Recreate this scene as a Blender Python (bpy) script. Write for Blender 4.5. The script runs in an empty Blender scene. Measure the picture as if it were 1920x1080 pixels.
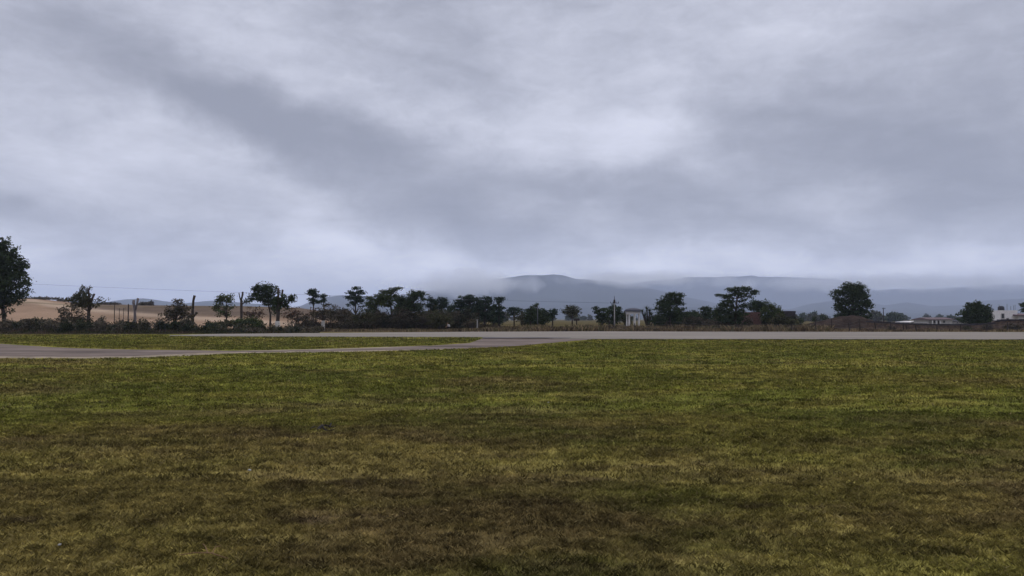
import bpy, math, random
import numpy as np
from mathutils import Vector

# ------------------------------------------------------------------ camera
SC = bpy.context.scene
COL = SC.collection
H = 1.6                      # eye height
F = 1397.0                   # focal length in pixels of the 1920 wide photograph
HOR = 598.0                  # row of the horizon
PITCH = math.atan((HOR - 540) / F)
cd = bpy.data.cameras.new('camera')
cam = bpy.data.objects.new('camera', cd)
COL.objects.link(cam)
cam.location = (0, 0, H)
cam.rotation_euler = (math.pi / 2 + PITCH, 0, 0)
cd.sensor_width = 36
cd.lens = 36 * F / 1920
cd.clip_start = 0.1
cd.clip_end = 60000
SC.camera = cam


def ray(X, row):
    a, b = (X - 960) / F, -(row - 540) / F
    c, s = math.cos(PITCH), math.sin(PITCH)
    return Vector((a, c - b * s, s + b * c))


def at(X, row, D):
    """a photo direction at distance D (along y) as a world point"""
    d = ray(X, row)
    return Vector((d.x / d.y * D, D, H + d.z / d.y * D))


def gnd(X, row):
    d = ray(X, row)
    s = -H / d.z
    return Vector((d.x * s, d.y * s, 0))


def azel(X, row):
    d = ray(X, row).normalized()
    return math.atan2(d.x, d.y), math.asin(d.z)


# ------------------------------------------------------------------ view, world
SC.view_settings.view_transform = 'Standard'
SC.view_settings.look = 'None'
SC.view_settings.exposure = 0.0
SC.view_settings.gamma = 1
SC.cycles.use_denoising = True
SC.cycles.volume_bounces = 12
SC.cycles.max_bounces = 14

SUN_EL, SUN_AZ = 52.0, 35.0   # degrees; azimuth clockwise from +y

W = bpy.data.worlds.new('World')
SC.world = W
W.use_nodes = True
nt = W.node_tree
nt.nodes.clear()
N, L = nt.nodes, nt.links


def node(t, **k):
    n = N.new(t)
    for a, b in k.items():
        setattr(n, a, b)
    return n


def mth(op, a, b=None, c=None, clamp=False):
    n = node('ShaderNodeMath', operation=op, use_clamp=clamp)
    for i, v in enumerate((a, b, c)):
        if v is None:
            continue
        if isinstance(v, (int, float)):
            n.inputs[i].default_value = v
        else:
            L.new(v, n.inputs[i])
    return n.outputs[0]


tc = node('ShaderNodeTexCoord')
sep = node('ShaderNodeSeparateXYZ')
L.new(tc.outputs['Generated'], sep.inputs[0])
sx_, sy_, sz_ = sep.outputs
az = mth('ARCTAN2', sx_, sy_)
el = mth('ARCSINE', sz_)
# cloud plane coordinates: clouds shrink towards the horizon
den = mth('ADD', mth('MAXIMUM', sz_, 0.0), 0.16)
cmb = node('ShaderNodeCombineXYZ')
L.new(mth('DIVIDE', sx_, den), cmb.inputs[0])
L.new(mth('DIVIDE', sy_, den), cmb.inputs[1])


def noise(vec, scale, detail, rough, dist=0.0, off=(0, 0, 0), sc=(1, 1, 1), rot=(0, 0, 0)):
    m = node('ShaderNodeMapping')
    m.inputs['Location'].default_value = off
    m.inputs['Scale'].default_value = sc
    m.inputs['Rotation'].default_value = rot
    L.new(vec, m.inputs[0])
    n = node('ShaderNodeTexNoise')
    n.inputs['Scale'].default_value = scale
    n.inputs['Detail'].default_value = detail
    n.inputs['Roughness'].default_value = rough
    n.inputs['Distortion'].default_value = dist
    L.new(m.outputs[0], n.inputs['Vector'])
    return n


# warped az/el for the large cloud masses
ae = node('ShaderNodeCombineXYZ')
L.new(az, ae.inputs[0])
L.new(el, ae.inputs[1])
wn = noise(ae.outputs[0], 6.0, 7, 0.6)
wv = node('ShaderNodeVectorMath', operation='SUBTRACT')
L.new(wn.outputs['Color'], wv.inputs[0])
wv.inputs[1].default_value = (0.5, 0.5, 0.5)
ws = node('ShaderNodeVectorMath', operation='MULTIPLY')
L.new(wv.outputs[0], ws.inputs[0])
ws.inputs[1].default_value = (0.20, 0.13, 0)
wa = node('ShaderNodeVectorMath', operation='ADD')
L.new(ae.outputs[0], wa.inputs[0])
L.new(ws.outputs[0], wa.inputs[1])
warped = wa.outputs[0]

# masses: (X, row, half width, half height, tilt in degrees (down to the right > 0), weight)
BLOBS = [
    (260, 290, 300, 70, 8, 0.26), (30, 230, 160, 90, 0, 0.14), (380, 300, 130, 45, 5, 0.12), (640, 445, 110, 55, 25, 0.30),
    (860, 500, 190, 32, 14, 0.30), (430, 60, 260, 70, 28, 0.12), (1040, 245, 190, 80, 8, 0.40), (1200, 205, 80, 90, 30, 0.22),
    (1260, 280, 130, 50, 10, 0.16), (720, 195, 150, 45, 10, 0.20), (1420, 90, 190, 80, -8, 0.22), (1150, 40, 200, 60, 0, 0.10),
    (1040, 412, 140, 30, 5, 0.24), (1185, 482, 90, 20, 4, 0.28), (1590, 392, 110, 38, 4, 0.26), (1850, 452, 120, 28, 0, 0.26),
    (1500, 500, 420, 26, 0, 0.26), (100, 350, 200, 40, 0, 0.12), (450, 420, 200, 60, 12, 0.14), (300, 525, 500, 40, 0, 0.22),
    (1000, 110, 120, 60, 30, 0.10),
    (370, 150, 260, 55, 30, -0.30), (140, 60, 160, 50, 30, -0.16), (570, 265, 230, 60, 22, -0.30), (780, 320, 260, 62, 14, -0.30), (900, 430, 190, 48, 8, -0.34),
    (1170, 365, 150, 36, 4, -0.26), (1700, 300, 260, 75, 12, -0.30), (1870, 180, 170, 300, 0, -0.26), (1370, 190, 130, 70, 20, -0.20),
    (780, 80, 240, 70, 10, -0.14), (1560, 210, 200, 70, 15, -0.16), (230, 425, 330, 32, 5, -0.14), (515, 378, 60, 24, 0, -0.16), (40, 400, 180, 28, 0, -0.10),
    (1400, 425, 200, 34, 3, -0.20), (1740, 425, 200, 30, 5, -0.20), (1300, 340, 200, 40, 8, -0.12), (420, 495, 260, 22, 5, -0.12), (950, 180, 90, 40, 30, -0.08),
]
acc = None
for (X, row, hw, hh, tilt, w) in BLOBS:
    a0, e0 = azel(X, row)
    m = node('ShaderNodeMapping', vector_type='TEXTURE')
    m.inputs['Location'].default_value = (a0, e0, 0)
    m.inputs['Rotation'].default_value = (0, 0, -math.radians(tilt))
    m.inputs['Scale'].default_value = (hw * 1.55 / F, hh * 1.55 / F, 1)
    L.new(warped, m.inputs[0])
    g = node('ShaderNodeTexGradient', gradient_type='SPHERICAL')
    L.new(m.outputs[0], g.inputs[0])
    sm = mth('SMOOTH_MIN', g.outputs['Fac'], 0.8, 0.2)
    v = mth('MULTIPLY', sm, w * 0.90)
    acc = v if acc is None else mth('ADD', acc, v)

n1 = noise(cmb.outputs[0], 1.1, 7, 0.52, 0.25, off=(3.1, 1.7, 0), rot=(0, 0, 0.5), sc=(0.8, 1.5, 1))
n2 = noise(cmb.outputs[0], 3.2, 6, 0.55, 0.3, off=(7.1, 4.2, 0), rot=(0, 0, 0.35), sc=(0.7, 1.5, 1))
n3 = noise(ae.outputs[0], 7.0, 8, 0.58, 0.5, off=(1.3, 2.2, 0), rot=(0, 0, 0.5), sc=(0.7, 1.7, 1))
n4 = noise(ae.outputs[0], 20.0, 7, 0.6, 0.6, off=(5.3, 8.2, 0), rot=(0, 0, 0.4), sc=(0.6, 1.5, 1))
f = mth('ADD', mth('MULTIPLY', mth('SUBTRACT', n1.outputs['Fac'], 0.5), 0.25),
        mth('MULTIPLY', mth('SUBTRACT', n2.outputs['Fac'], 0.5), 0.2))
f = mth('ADD', f, mth('MULTIPLY', mth('SUBTRACT', n3.outputs['Fac'], 0.5), 0.62))
f = mth('ADD', f, mth('MULTIPLY', mth('SUBTRACT', n4.outputs['Fac'], 0.5), 0.46))
n5 = noise(ae.outputs[0], 55.0, 8, 0.65, 0.8, off=(2.3, 4.2, 0), rot=(0, 0, 0.3), sc=(0.65, 1.4, 1))
f = mth('ADD', f, mth('MULTIPLY', mth('SUBTRACT', n5.outputs['Fac'], 0.5), 0.22))
dens = mth('ADD', mth('ADD', f, acc), 0.46)
ramp = node('ShaderNodeValToRGB')
cr = ramp.color_ramp
cr.interpolation = 'B_SPLINE'
cr.elements[0].position = 0.0
cr.elements[0].color = (0.31, 0.326, 0.40, 1)
cr.elements[1].position = 1.0
cr.elements[1].color = (0.88, 0.90, 1.05, 1)
for p, c in ((0.3, (0.433, 0.450, 0.537, 1)), (0.55, (0.588, 0.608, 0.715, 1)), (0.8, (0.77, 0.79, 0.91, 1))):
    e = cr.elements.new(p)
    e.color = c
L.new(dens, ramp.inputs[0])
sky = node('ShaderNodeTexSky', sky_type='NISHITA')
sky.sun_disc = False
sky.sun_elevation = math.radians(SUN_EL)
sky.sun_rotation = math.radians(SUN_AZ)
# the overcast layer hides nearly all of the clear sky; x10 because the background strength is 0.1
lay = node('ShaderNodeVectorMath', operation='SCALE')
L.new(ramp.outputs[0], lay.inputs[0])
lay.inputs['Scale'].default_value = 10.0
mix = node('ShaderNodeMixRGB')
mix.inputs[0].default_value = 0.95
L.new(sky.outputs[0], mix.inputs[1])
L.new(lay.outputs[0], mix.inputs[2])
bg = node('ShaderNodeBackground')
bg.inputs['Strength'].default_value = 0.1
hb = mth('MULTIPLY', mth('SUBTRACT', 0.13, mth('MAXIMUM', el, 0.0), clamp=True), 10.0)
hv = node('ShaderNodeVectorMath', operation='SCALE')
L.new(mix.outputs[0], hv.inputs[0])
# an overcast sky is brightest overhead
zb = mth('MULTIPLY', mth('SUBTRACT', mth('SUBTRACT', el, 0.45), 0.0, clamp=True), 2.2)
zc_ = mth('MINIMUM', zb, 1.35)
L.new(mth('ADD', mth('ADD', hb, 0.96), zc_), hv.inputs['Scale'])
L.new(hv.outputs[0], bg.inputs[0])
wo = node('ShaderNodeOutputWorld')
L.new(bg.outputs[0], wo.inputs[0])

sd = bpy.data.lights.new('sun', 'SUN')
sd.energy = 0.75
sd.angle = math.radians(25)
sd.color = (1.0, 0.93, 0.82)
sun = bpy.data.objects.new('sun', sd)
COL.objects.link(sun)
sun.rotation_euler = (math.radians(90 - SUN_EL), 0, -math.radians(SUN_AZ))
sun.rotation_euler = Vector((math.sin(math.radians(SUN_AZ)) * math.cos(math.radians(SUN_EL)),
                             math.cos(math.radians(SUN_AZ)) * math.cos(math.radians(SUN_EL)),
                             math.sin(math.radians(SUN_EL)))).to_track_quat('Z', 'Y').to_euler()

# ------------------------------------------------------------------ helpers
random.seed(7)
rng = np.random.default_rng(11)


def tag(o, label=None, cat=None, group=None, kind=None):
    if label:
        o['label'] = label
    if cat:
        o['category'] = cat
    if group:
        o['group'] = group
    if kind:
        o['kind'] = kind
    return o


def empty(name, loc):
    o = bpy.data.objects.new(name, None)
    o.empty_display_size = 0.3
    COL.objects.link(o)
    o.location = loc
    return o


def mesh_np(name, V, Fc, mat, parent=None, col=None, smooth=False):
    """V (n,3) world coordinates, Fc (m,k) faces of one size or list of lists; parent is an unrotated empty"""
    me = bpy.data.meshes.new(name)
    V = np.asarray(V, dtype=np.float32)
    if parent is not None:
        V = V - np.array(parent_world(parent), dtype=np.float32)
    if isinstance(Fc, np.ndarray):
        n, k = Fc.shape
        me.vertices.add(len(V))
        me.vertices.foreach_set('co', V.ravel())
        me.loops.add(n * k)
        me.loops.foreach_set('vertex_index', Fc.astype(np.int32).ravel())
        me.polygons.add(n)
        me.polygons.foreach_set('loop_start', np.arange(0, n * k, k, dtype=np.int32))
        me.polygons.foreach_set('loop_total', np.full(n, k, dtype=np.int32))
    else:
        me.from_pydata([tuple(map(float, v)) for v in V], [], Fc)
    if smooth:
        me.polygons.foreach_set('use_smooth', np.ones(len(me.polygons), dtype=bool))
    me.update(calc_edges=True)
    if col is not None:
        ca = me.color_attributes.new('tint', 'FLOAT_COLOR', 'POINT')
        c4 = np.ones((len(V), 4), dtype=np.float32)
        c4[:, :3] = col
        ca.data.foreach_set('color', c4.ravel())
    me.materials.append(mat)
    o = bpy.data.objects.new(name, me)
    COL.objects.link(o)
    if parent is not None:
        o.parent = parent
    return o


def parent_world(p):
    v = Vector(p.location)
    while p.parent is not None:
        p = p.parent
        v = v + Vector(p.location)
    return v


class MB:
    """collects simple solids and links them as one mesh"""

    def __init__(self):
        self.v, self.f = [], []

    def box(self, c, s, rz=0.0, taper=1.0):
        b = len(self.v)
        cr_, sr_ = math.cos(rz), math.sin(rz)
        for k in (-1, 1):
            t = taper if k > 0 else 1.0
            for (i, j) in ((-1, -1), (1, -1), (1, 1), (-1, 1)):
                x, y = i * s[0] / 2 * t, j * s[1] / 2 * t
                self.v.append((c[0] + x * cr_ - y * sr_, c[1] + x * sr_ + y * cr_, c[2] + k * s[2] / 2))
        for q in ((0, 3, 2, 1), (4, 5, 6, 7), (0, 1, 5, 4), (1, 2, 6, 5), (2, 3, 7, 6), (3, 0, 4, 7)):
            self.f.append([b + i for i in q])
        return self

    def tube(self, pts, rad, n=7, jit=0.0):
        b = len(self.v)
        pts = [Vector(p) for p in pts]
        m = len(pts)
        for i, p in enumerate(pts):
            d = (pts[min(i + 1, m - 1)] - pts[max(i - 1, 0)]).normalized()
            u = d.cross(Vector((0.13, 1, 0.21))).normalized()
            w = d.cross(u)
            r = rad[i] if hasattr(rad, '__len__') else rad
            for k in range(n):
                a = 2 * math.pi * k / n
                rr = r * (1 + random.uniform(-jit, jit))
                self.v.append(tuple(p + u * math.cos(a) * rr + w * math.sin(a) * rr))
        for i in range(m - 1):
            for k in range(n):
                a, c = b + i * n + k, b + i * n + (k + 1) % n
                self.f.append([a, c, c + n, a + n])
        self.f.append([b + k for k in range(n)][::-1])
        self.f.append([b + (m - 1) * n + k for k in range(n)])
        return self

    def lathe(self, c, prof, n=20):
        b = len(self.v)
        for (r, z) in prof:
            for k in range(n):
                a = 2 * math.pi * k / n
                self.v.append((c[0] + r * math.cos(a), c[1] + r * math.sin(a), c[2] + z))
        m = len(prof)
        for i in range(m - 1):
            for k in range(n):
                a, d = b + i * n + k, b + i * n + (k + 1) % n
                self.f.append([a, d, d + n, a + n])
        self.f.append([b + k for k in range(n)][::-1])
        self.f.append([b + (m - 1) * n + k for k in range(n)])
        return self

    def poly(self, vs, fs):
        b = len(self.v)
        self.v += [tuple(v) for v in vs]
        self.f += [[b + i for i in q] for q in fs]
        return self

    def build(self, name, mat, parent=None, smooth=False):
        return mesh_np(name, np.array(self.v), self.f, mat, parent, smooth=smooth)


def material(name, color, rough=0.9, attr=False, n_scale=3.0, n_amt=0.35, bump=0.0, bscale=None, transl=0.0, spec=0.2, detail=6, stretch=(1, 1, 1)):
    """procedural: colour (or the 'tint' attribute) varied by noise in world position"""
    m = bpy.data.materials.new(name)
    m.use_nodes = True
    t = m.node_tree
    t.nodes.clear()
    out = t.nodes.new('ShaderNodeOutputMaterial')
    p = t.nodes.new('ShaderNodeBsdfPrincipled')
    p.inputs['Roughness'].default_value = rough
    p.inputs['Specular IOR Level'].default_value = spec
    geo = t.nodes.new('ShaderNodeNewGeometry')
    mp = t.nodes.new('ShaderNodeMapping')
    mp.inputs['Scale'].default_value = stretch
    t.links.new(geo.outputs['Position'], mp.inputs[0])
    nz = t.nodes.new('ShaderNodeTexNoise')
    nz.inputs['Scale'].default_value = n_scale
    nz.inputs['Detail'].default_value = detail
    nz.inputs['Roughness'].default_value = 0.65
    t.links.new(mp.outputs[0], nz.inputs['Vector'])
    mr = t.nodes.new('ShaderNodeMapRange')
    mr.inputs['From Min'].default_value = 0.3
    mr.inputs['From Max'].default_value = 0.7
    mr.inputs['To Min'].default_value = 1 - n_amt
    mr.inputs['To Max'].default_value = 1 + n_amt
    t.links.new(nz.outputs['Fac'], mr.inputs['Value'])
    vm = t.nodes.new('ShaderNodeVectorMath')
    vm.operation = 'SCALE'
    if attr:
        at_ = t.nodes.new('ShaderNodeAttribute')
        at_.attribute_name = 'tint'
        t.links.new(at_.outputs['Color'], vm.inputs[0])
    else:
        vm.inputs[0].default_value = color[:3]
    t.links.new(mr.outputs[0], vm.inputs['Scale'])
    t.links.new(vm.outputs[0], p.inputs['Base Color'])
    if bump:
        nb = t.nodes.new('ShaderNodeTexNoise')
        nb.inputs['Scale'].default_value = bscale or n_scale * 3
        nb.inputs['Detail'].default_value = 5
        t.links.new(mp.outputs[0], nb.inputs['Vector'])
        bp = t.nodes.new('ShaderNodeBump')
        bp.inputs['Strength'].default_value = 1.0
        bp.inputs['Distance'].default_value = bump
        t.links.new(nb.outputs['Fac'], bp.inputs['Height'])
        t.links.new(bp.outputs[0], p.inputs['Normal'])
    if transl:
        tr = t.nodes.new('ShaderNodeBsdfTranslucent')
        t.links.new(vm.outputs[0], tr.inputs[0])
        mx = t.nodes.new('ShaderNodeMixShader')
        mx.inputs[0].default_value = transl
        t.links.new(p.outputs[0], mx.inputs[1])
        t.links.new(tr.outputs[0], mx.inputs[2])
        t.links.new(mx.outputs[0], out.inputs[0])
    else:
        t.links.new(p.outputs[0], out.inputs[0])
    return m


# numpy value noise, for terrain height and turf colour
_P = np.random.default_rng(5).random((256, 256))


def vnoise(x, y):
    xi, yi = np.floor(x).astype(int), np.floor(y).astype(int)
    fx, fy = x - xi, y - yi
    fx, fy = fx * fx * (3 - 2 * fx), fy * fy * (3 - 2 * fy)
    a = _P[xi % 256, yi % 256]
    b = _P[(xi + 1) % 256, yi % 256]
    c = _P[xi % 256, (yi + 1) % 256]
    d = _P[(xi + 1) % 256, (yi + 1) % 256]
    return (a * (1 - fx) + b * fx) * (1 - fy) + (c * (1 - fx) + d * fx) * fy


def fbm(x, y, o=5, g=0.5, l=2.03):
    s, a, t = 0, 1, 0
    for i in range(o):
        s = s + a * vnoise(x + 17.3 * i, y - 9.1 * i)
        t += a
        x, y, a = x * l, y * l, a * g
    return s / t


def sstep(a, b, x):
    t = np.clip((x - a) / (b - a), 0, 1)
    return t * t * (3 - 2 * t)


# ------------------------------------------------------------------ terrain
CREST_X = np.array([-900, -300, 0, 60, 110, 160, 200, 300, 450, 560, 640, 720, 800, 3000])
CREST_R = np.array([556, 558, 561, 561, 566, 570, 572, 574, 575, 578, 588, 597, 598, 598])


def height(x, y):
    x, y = np.asarray(x, float), np.asarray(y, float)
    r = np.hypot(x, y)
    z = (fbm(x / 7.0 + 40, y / 5.0 + 3, 4) - 0.5) * 0.16 * sstep(34, 24, r)
    z = z - 0.03 * sstep(34, 24, r)
    # the low hill with stubble fields to the left
    px = 960 + F * x / np.maximum(y, 1.0)
    px = np.where(y > 1, px, np.where(x < 0, -900, 3000))
    crest = (HOR - np.interp(px, CREST_X, CREST_R)) / F * 340
    crest = crest + 1.6 * np.clip(crest / 2, 0, 1)
    up = sstep(112, 340, y) * (1 - sstep(700, 2500, r))
    z = z + crest * up + crest * 0.10 * (fbm(x / 60, y / 60, 4) - 0.5) * up
    return z


def turf_colour(x, y):
    """albedo of the turf, a mix of green blades, yellowed blades, thatch and bare soil, with tuft shade painted in"""
    x, y = np.asarray(x, float), np.asarray(y, float)
    g = np.array([0.150, 0.150, 0.028])
    g2 = np.array([0.108, 0.114, 0.026])
    yl = np.array([0.230, 0.192, 0.048])
    br = np.array([0.160, 0.112, 0.050])
    so = np.array([0.085, 0.060, 0.034])
    px = 960 + F * x / np.maximum(y, 1.0)
    big = fbm(x / 6 + 9, y / 4 + 2, 5, 0.55)
    mid = fbm(x / 1.6 + 50, y / 0.9 + 7, 4, 0.6)
    fine = fbm(x / 0.35 + 3, y / 0.22 + 80, 3, 0.6)
    dry = 0.50 - 0.30 * sstep(4, 16, y) - 0.20 * sstep(12, 36, y) + (big - 0.5) * 1.6 + (mid - 0.5) * 0.8 - 0.04
    dry = dry + 0.55 * sstep(420, 60, px) * sstep(34, 28, y) * sstep(15, 22, y)
    dry = dry + 0.28 * sstep(2.2, 0.3, np.abs(y - 24 - 2.5 * np.sin(x / 6))) * sstep(900, 1300, px) * (mid + .2)
    dry = dry - 0.10 * sstep(1100, 1800, px) * sstep(8, 14, y)
    w_dry = 0.85 * sstep(0.15, 0.85, dry)[..., None]
    yel = sstep(0.42, 0.68, fbm(x / 3 + 71, y / 1.8 + 33, 5, 0.6) + 0.25 * (fine - 0.5))[..., None]
    dk = sstep(0.35, 0.65, fbm(x / 5 + 120, y / 3 + 60, 4, 0.6))[..., None]
    c = g * (1 - 0.6 * dk) + g2 * 0.6 * dk
    c = c * (1 - 0.60 * yel) + yl * 0.60 * yel
    brown = br * (1 - 0.45 * yel) + yl * 0.45 * yel
    c = c * (1 - w_dry) + brown * w_dry
    bare = sstep(0.60, 0.74, fbm(x / 1.3 + 5, y / 0.55 + 200, 5, 0.62))[..., None] * (0.15 + 0.40 * w_dry + 0.30 * sstep(10, 5.5, y)[..., None])
    c = c * (1 - bare) + so * bare
    gap = sstep(0.50, 0.66, fbm(x / 0.75 + 31, y / 0.42 + 11, 4, 0.65))[..., None]  # short dark streaks: shade between tufts, put into the colour
    c = c * (1 - 0.28 * gap)
    tip = sstep(0.52, 0.70, fbm(x / 0.5 + 91, y / 0.3 + 41, 4, 0.65))[..., None]
    c = c * (1 + 0.38 * tip)
    return c * (0.66 + 0.68 * fine[..., None]) * 0.95


def land_colour(x, y):
    """albedo of the land outside the turf"""
    px = np.where(y > 1, 960 + F * x / np.maximum(y, 1.0), np.where(x < 0, -900, 3000))
    n = fbm(x / 30, y / 30, 5)
    n2 = fbm(x / 4, y / 3 + 9, 4)
    scrub = np.array([0.085, 0.062, 0.036]) * (0.6 + 0.8 * n2[..., None])
    straw = np.array([0.245, 0.165, 0.108]) * (0.75 + 0.5 * n[..., None])
    pale = np.array([0.36, 0.27, 0.19])
    olive = np.array([0.095, 0.075, 0.032]) * (0.7 + 0.6 * n[..., None])
    far = np.array([0.12, 0.11, 0.06])
    left = sstep(720, 600, px)[..., None]
    k = sstep(116, 126, y)[..., None]
    band = sstep(0.11, 0.03, np.abs(np.log(np.maximum(y, 1) / 224) + 0.0011 * (px - 200)))[..., None]
    field = straw * (1 - band * 0.8) + pale * band * 0.8
    dark = (sstep(-8, 10, y - (n - .5) * 30 - np.interp(px, [105, 180, 300, 450, 600], [262, 244, 205, 190, 185])) * sstep(105, 190, px))[..., None]
    field = field * (1 - 0.8 * dark) + np.array([0.10, 0.076, 0.056]) * 0.8 * dark
    stripe = sstep(0.012, 0.004, np.abs(np.log(np.maximum(y, 1) / 262) - 0.0003 * (px - 200)))[..., None]
    field = field * (1 - 0.7 * stripe) + olive * 0.7 * stripe
    field = field * (0.62 + 0.76 * fbm(x / 9, y / 14, 5, .6)[..., None])
    fl = (sstep(330, 420, y))[..., None]
    field = field * (1 - fl) + (olive * 1.6) * fl
    c = scrub * (1 - k) + (field * left + olive * (1 - left)) * k
    fr = sstep(700, 1500, y)[..., None]
    return c * (1 - fr) + far * fr


def grid_ground():
    fine_az = np.radians(np.linspace(-40, 40, 620))
    coarse = np.radians(np.linspace(40, 320, 72)[1:-1])
    azs = np.concatenate([fine_az, coarse])
    r = [1.2]
    while r[-1] < 130:
        r.append(r[-1] * 1.0125)
    while r[-1] < 10600:
        r.append(r[-1] * 1.035)
    r = np.array(r)
    A, R = np.meshgrid(azs, r)
    x, y = R * np.sin(A), R * np.cos(A)
    z = height(x, y)
    nr, na = A.shape
    V = np.stack([x, y, z], -1).reshape(-1, 3)
    V = np.vstack([V, [[0, 0, height(0, 0)]]])
    i, j = np.meshgrid(np.arange(nr - 1), np.arange(na), indexing='ij')
    a = (i * na + j).ravel()
    b = (i * na + (j + 1) % na).ravel()
    Q = np.stack([a, a + na, b + na, b], -1)
    ctr = len(V) - 1
    T = [[ctr, j, (j + 1) % na] for j in range(na)]
    x, y = V[:, 0], V[:, 1]
    c1, c2 = turf_colour(x, np.maximum(y, 0.5)), land_colour(x, y)
    edge = edge_of_turf(x, y)
    k = sstep(-0.6, 0.6, y - edge)[..., None]
    c = c1 * (1 - k) + c2 * k
    me_faces = Q
    o = mesh_np('ground', V, me_faces, M['turf'], None, col=c, smooth=True)
    o2 = None
    # the small disc under the camera
    import bmesh
    bm = bmesh.new()
    bm.from_mesh(o.data)
    bm.verts.ensure_lookup_table()
    for t in T:
        f_ = bm.faces.new([bm.verts[q] for q in t])
        f_.smooth = True
    bmesh.ops.recalc_face_normals(bm, faces=bm.faces)
    bm.to_mesh(o.data)
    bm.free()
    tag(o, 'patchy green and brown turf running out to dry fields', None, None, 'structure')
    return o


def edge_of_turf(x, y):
    px = 960 + F * np.asarray(x) / np.maximum(np.asarray(y), 1.0)
    return np.interp(px, [0, 330, 600, 900, 3000], [76, 78, 88, 92, 92])


M = {}
M['turf'] = material('turf', None, attr=True, spec=0.0, n_scale=9.0, n_amt=0.45, bump=0.03, bscale=16, detail=8)
M['blade'] = material('grass_blade', None, attr=True, n_scale=2.0, n_amt=0.12, transl=0.25, rough=0.9, spec=0.05)
M['asphalt'] = material('asphalt', (0.225, 0.197, 0.165), n_scale=0.5, n_amt=0.28, spec=0.05, rough=1, bump=0.004, bscale=40, stretch=(0.10, 1, 1))
M['lane'] = material('worn_lane', (0.160, 0.126, 0.106), n_scale=0.45, n_amt=0.5, spec=0.03, rough=1, bump=0.004, bscale=40, stretch=(0.4, 1, 1))
M['soil'] = material('edge_shadow', (0.030, 0.024, 0.014), n_scale=1.5, n_amt=0.4, spec=0)  # dark tone for the painted shadow strip along the road
M['patch'] = material('dark_seal', (0.10, 0.088, 0.09), n_scale=0.6, n_amt=0.25)
M['gravel'] = material('gravel_edge', (0.26, 0.205, 0.135), n_scale=0.8, n_amt=0.4, bump=0.02, bscale=12)
M['leaf'] = material('foliage', None, attr=True, spec=0.02, n_scale=1.2, n_amt=0.30, transl=0.15, rough=0.75)
M['bark'] = material('bark', (0.055, 0.040, 0.032), n_scale=5, n_amt=0.4, bump=0.02)
M['pale_bark'] = material('pale_bark', (0.15, 0.125, 0.12), n_scale=5, n_amt=0.35, bump=0.02)
M['limewash'] = material('limewash', (0.42, 0.39, 0.35), n_scale=6, n_amt=0.30, bump=0.01)
M['wood'] = material('weathered_wood', (0.045, 0.034, 0.030), n_scale=8, n_amt=0.35, bump=0.01)
M['concrete'] = material('concrete', (0.30, 0.28, 0.26), n_scale=3, n_amt=0.2, bump=0.005)
M['white'] = material('white_paint', (0.74, 0.70, 0.67), n_scale=2.5, n_amt=0.15)
M['cream'] = material('cream_plaster', (0.46, 0.43, 0.40), n_scale=1.2, n_amt=0.2)
M['slate'] = material('grey_roof', (0.07, 0.07, 0.085), n_scale=3, n_amt=0.3)
M['tile'] = material('red_roof', (0.115, 0.080, 0.082), n_scale=2, n_amt=0.3)
M['brick'] = material('old_brick', (0.16, 0.085, 0.068), n_scale=5, n_amt=0.5, bump=0.03)
M['block'] = material('dark_block', (0.045, 0.038, 0.040), n_scale=3, n_amt=0.35, bump=0.02)
M['earth'] = material('earth_bank', (0.050, 0.036, 0.029), n_scale=0.9, n_amt=0.6, spec=0)
M['stone'] = material('field_stone', (0.125, 0.085, 0.062), n_scale=2.2, n_amt=0.55, bump=0.08, bscale=4)
M['glass'] = material('window_glass', (0.02, 0.022, 0.028), rough=0.15, n_amt=0.1, spec=0.5)
M['steel'] = material('steel', (0.10, 0.10, 0.11), rough=0.5, n_amt=0.2)
M['tank'] = material('black_tank', (0.02, 0.02, 0.025), rough=0.5, n_amt=0.2)
M['mountain'] = material('mountain_forest', (0.022, 0.029, 0.030), n_scale=0.004, n_amt=0.6, detail=9, spec=0)
M['dry_stem'] = material('dry_stem', (0.17, 0.10, 0.05), n_scale=20, n_amt=0.3)
M['char'] = material('charred_wood', (0.018, 0.014, 0.012), n_scale=20, n_amt=0.4)
M['pebble'] = material('white_stone', (0.34, 0.33, 0.30), n_scale=30, n_amt=0.2)
M['cloth'] = material('pale_cloth', (0.5, 0.48, 0.47), n_scale=8, n_amt=0.2)
M['dark_cloth'] = material('dark_cloth', (0.02, 0.018, 0.02), n_scale=8, n_amt=0.2)

grid_ground()


# ------------------------------------------------------------------ roads
def sheet(name, xs, far, near, mat, label, lift=0.004, nx=240, ny=8, skirt=0.0, ragged=1.1):
    """a road as a sheet between two edges given along the photograph's columns, laid on the ground"""
    X = np.linspace(xs[0], xs[-1], nx)
    fr, nr_ = np.interp(X, xs, far), np.interp(X, xs, near)
    jit = (fbm(X / 14.0, X * 0 + 3, 5, .62) - 0.5) * ragged
    V = []
    for k in range(ny + 1):
        t = k / ny
        for i in range(nx):
            a, b = gnd(X[i], fr[i]), gnd(X[i], nr_[i] + jit[i])
            p = a.lerp(b, t)
            V.append((p.x, p.y, float(height(p.x, p.y)) + lift))
    Fc = []
    for k in range(ny):
        for i in range(nx - 1):
            a = k * nx + i
            Fc.append([a, a + nx, a + nx + 1, a + 1])
    if skirt:
        b = len(V)
        last = ny * nx
        for i in range(nx):
            p = V[last + i]
            V.append((p[0], p[1] - 0.02, p[2] - skirt))
        for i in range(nx - 1):
            Fc.append([last + i, b + i, b + i + 1, last + i + 1])
    o = mesh_np(name, np.array(V), Fc, mat)
    tag(o, label, None, None, 'structure')
    return o


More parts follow.
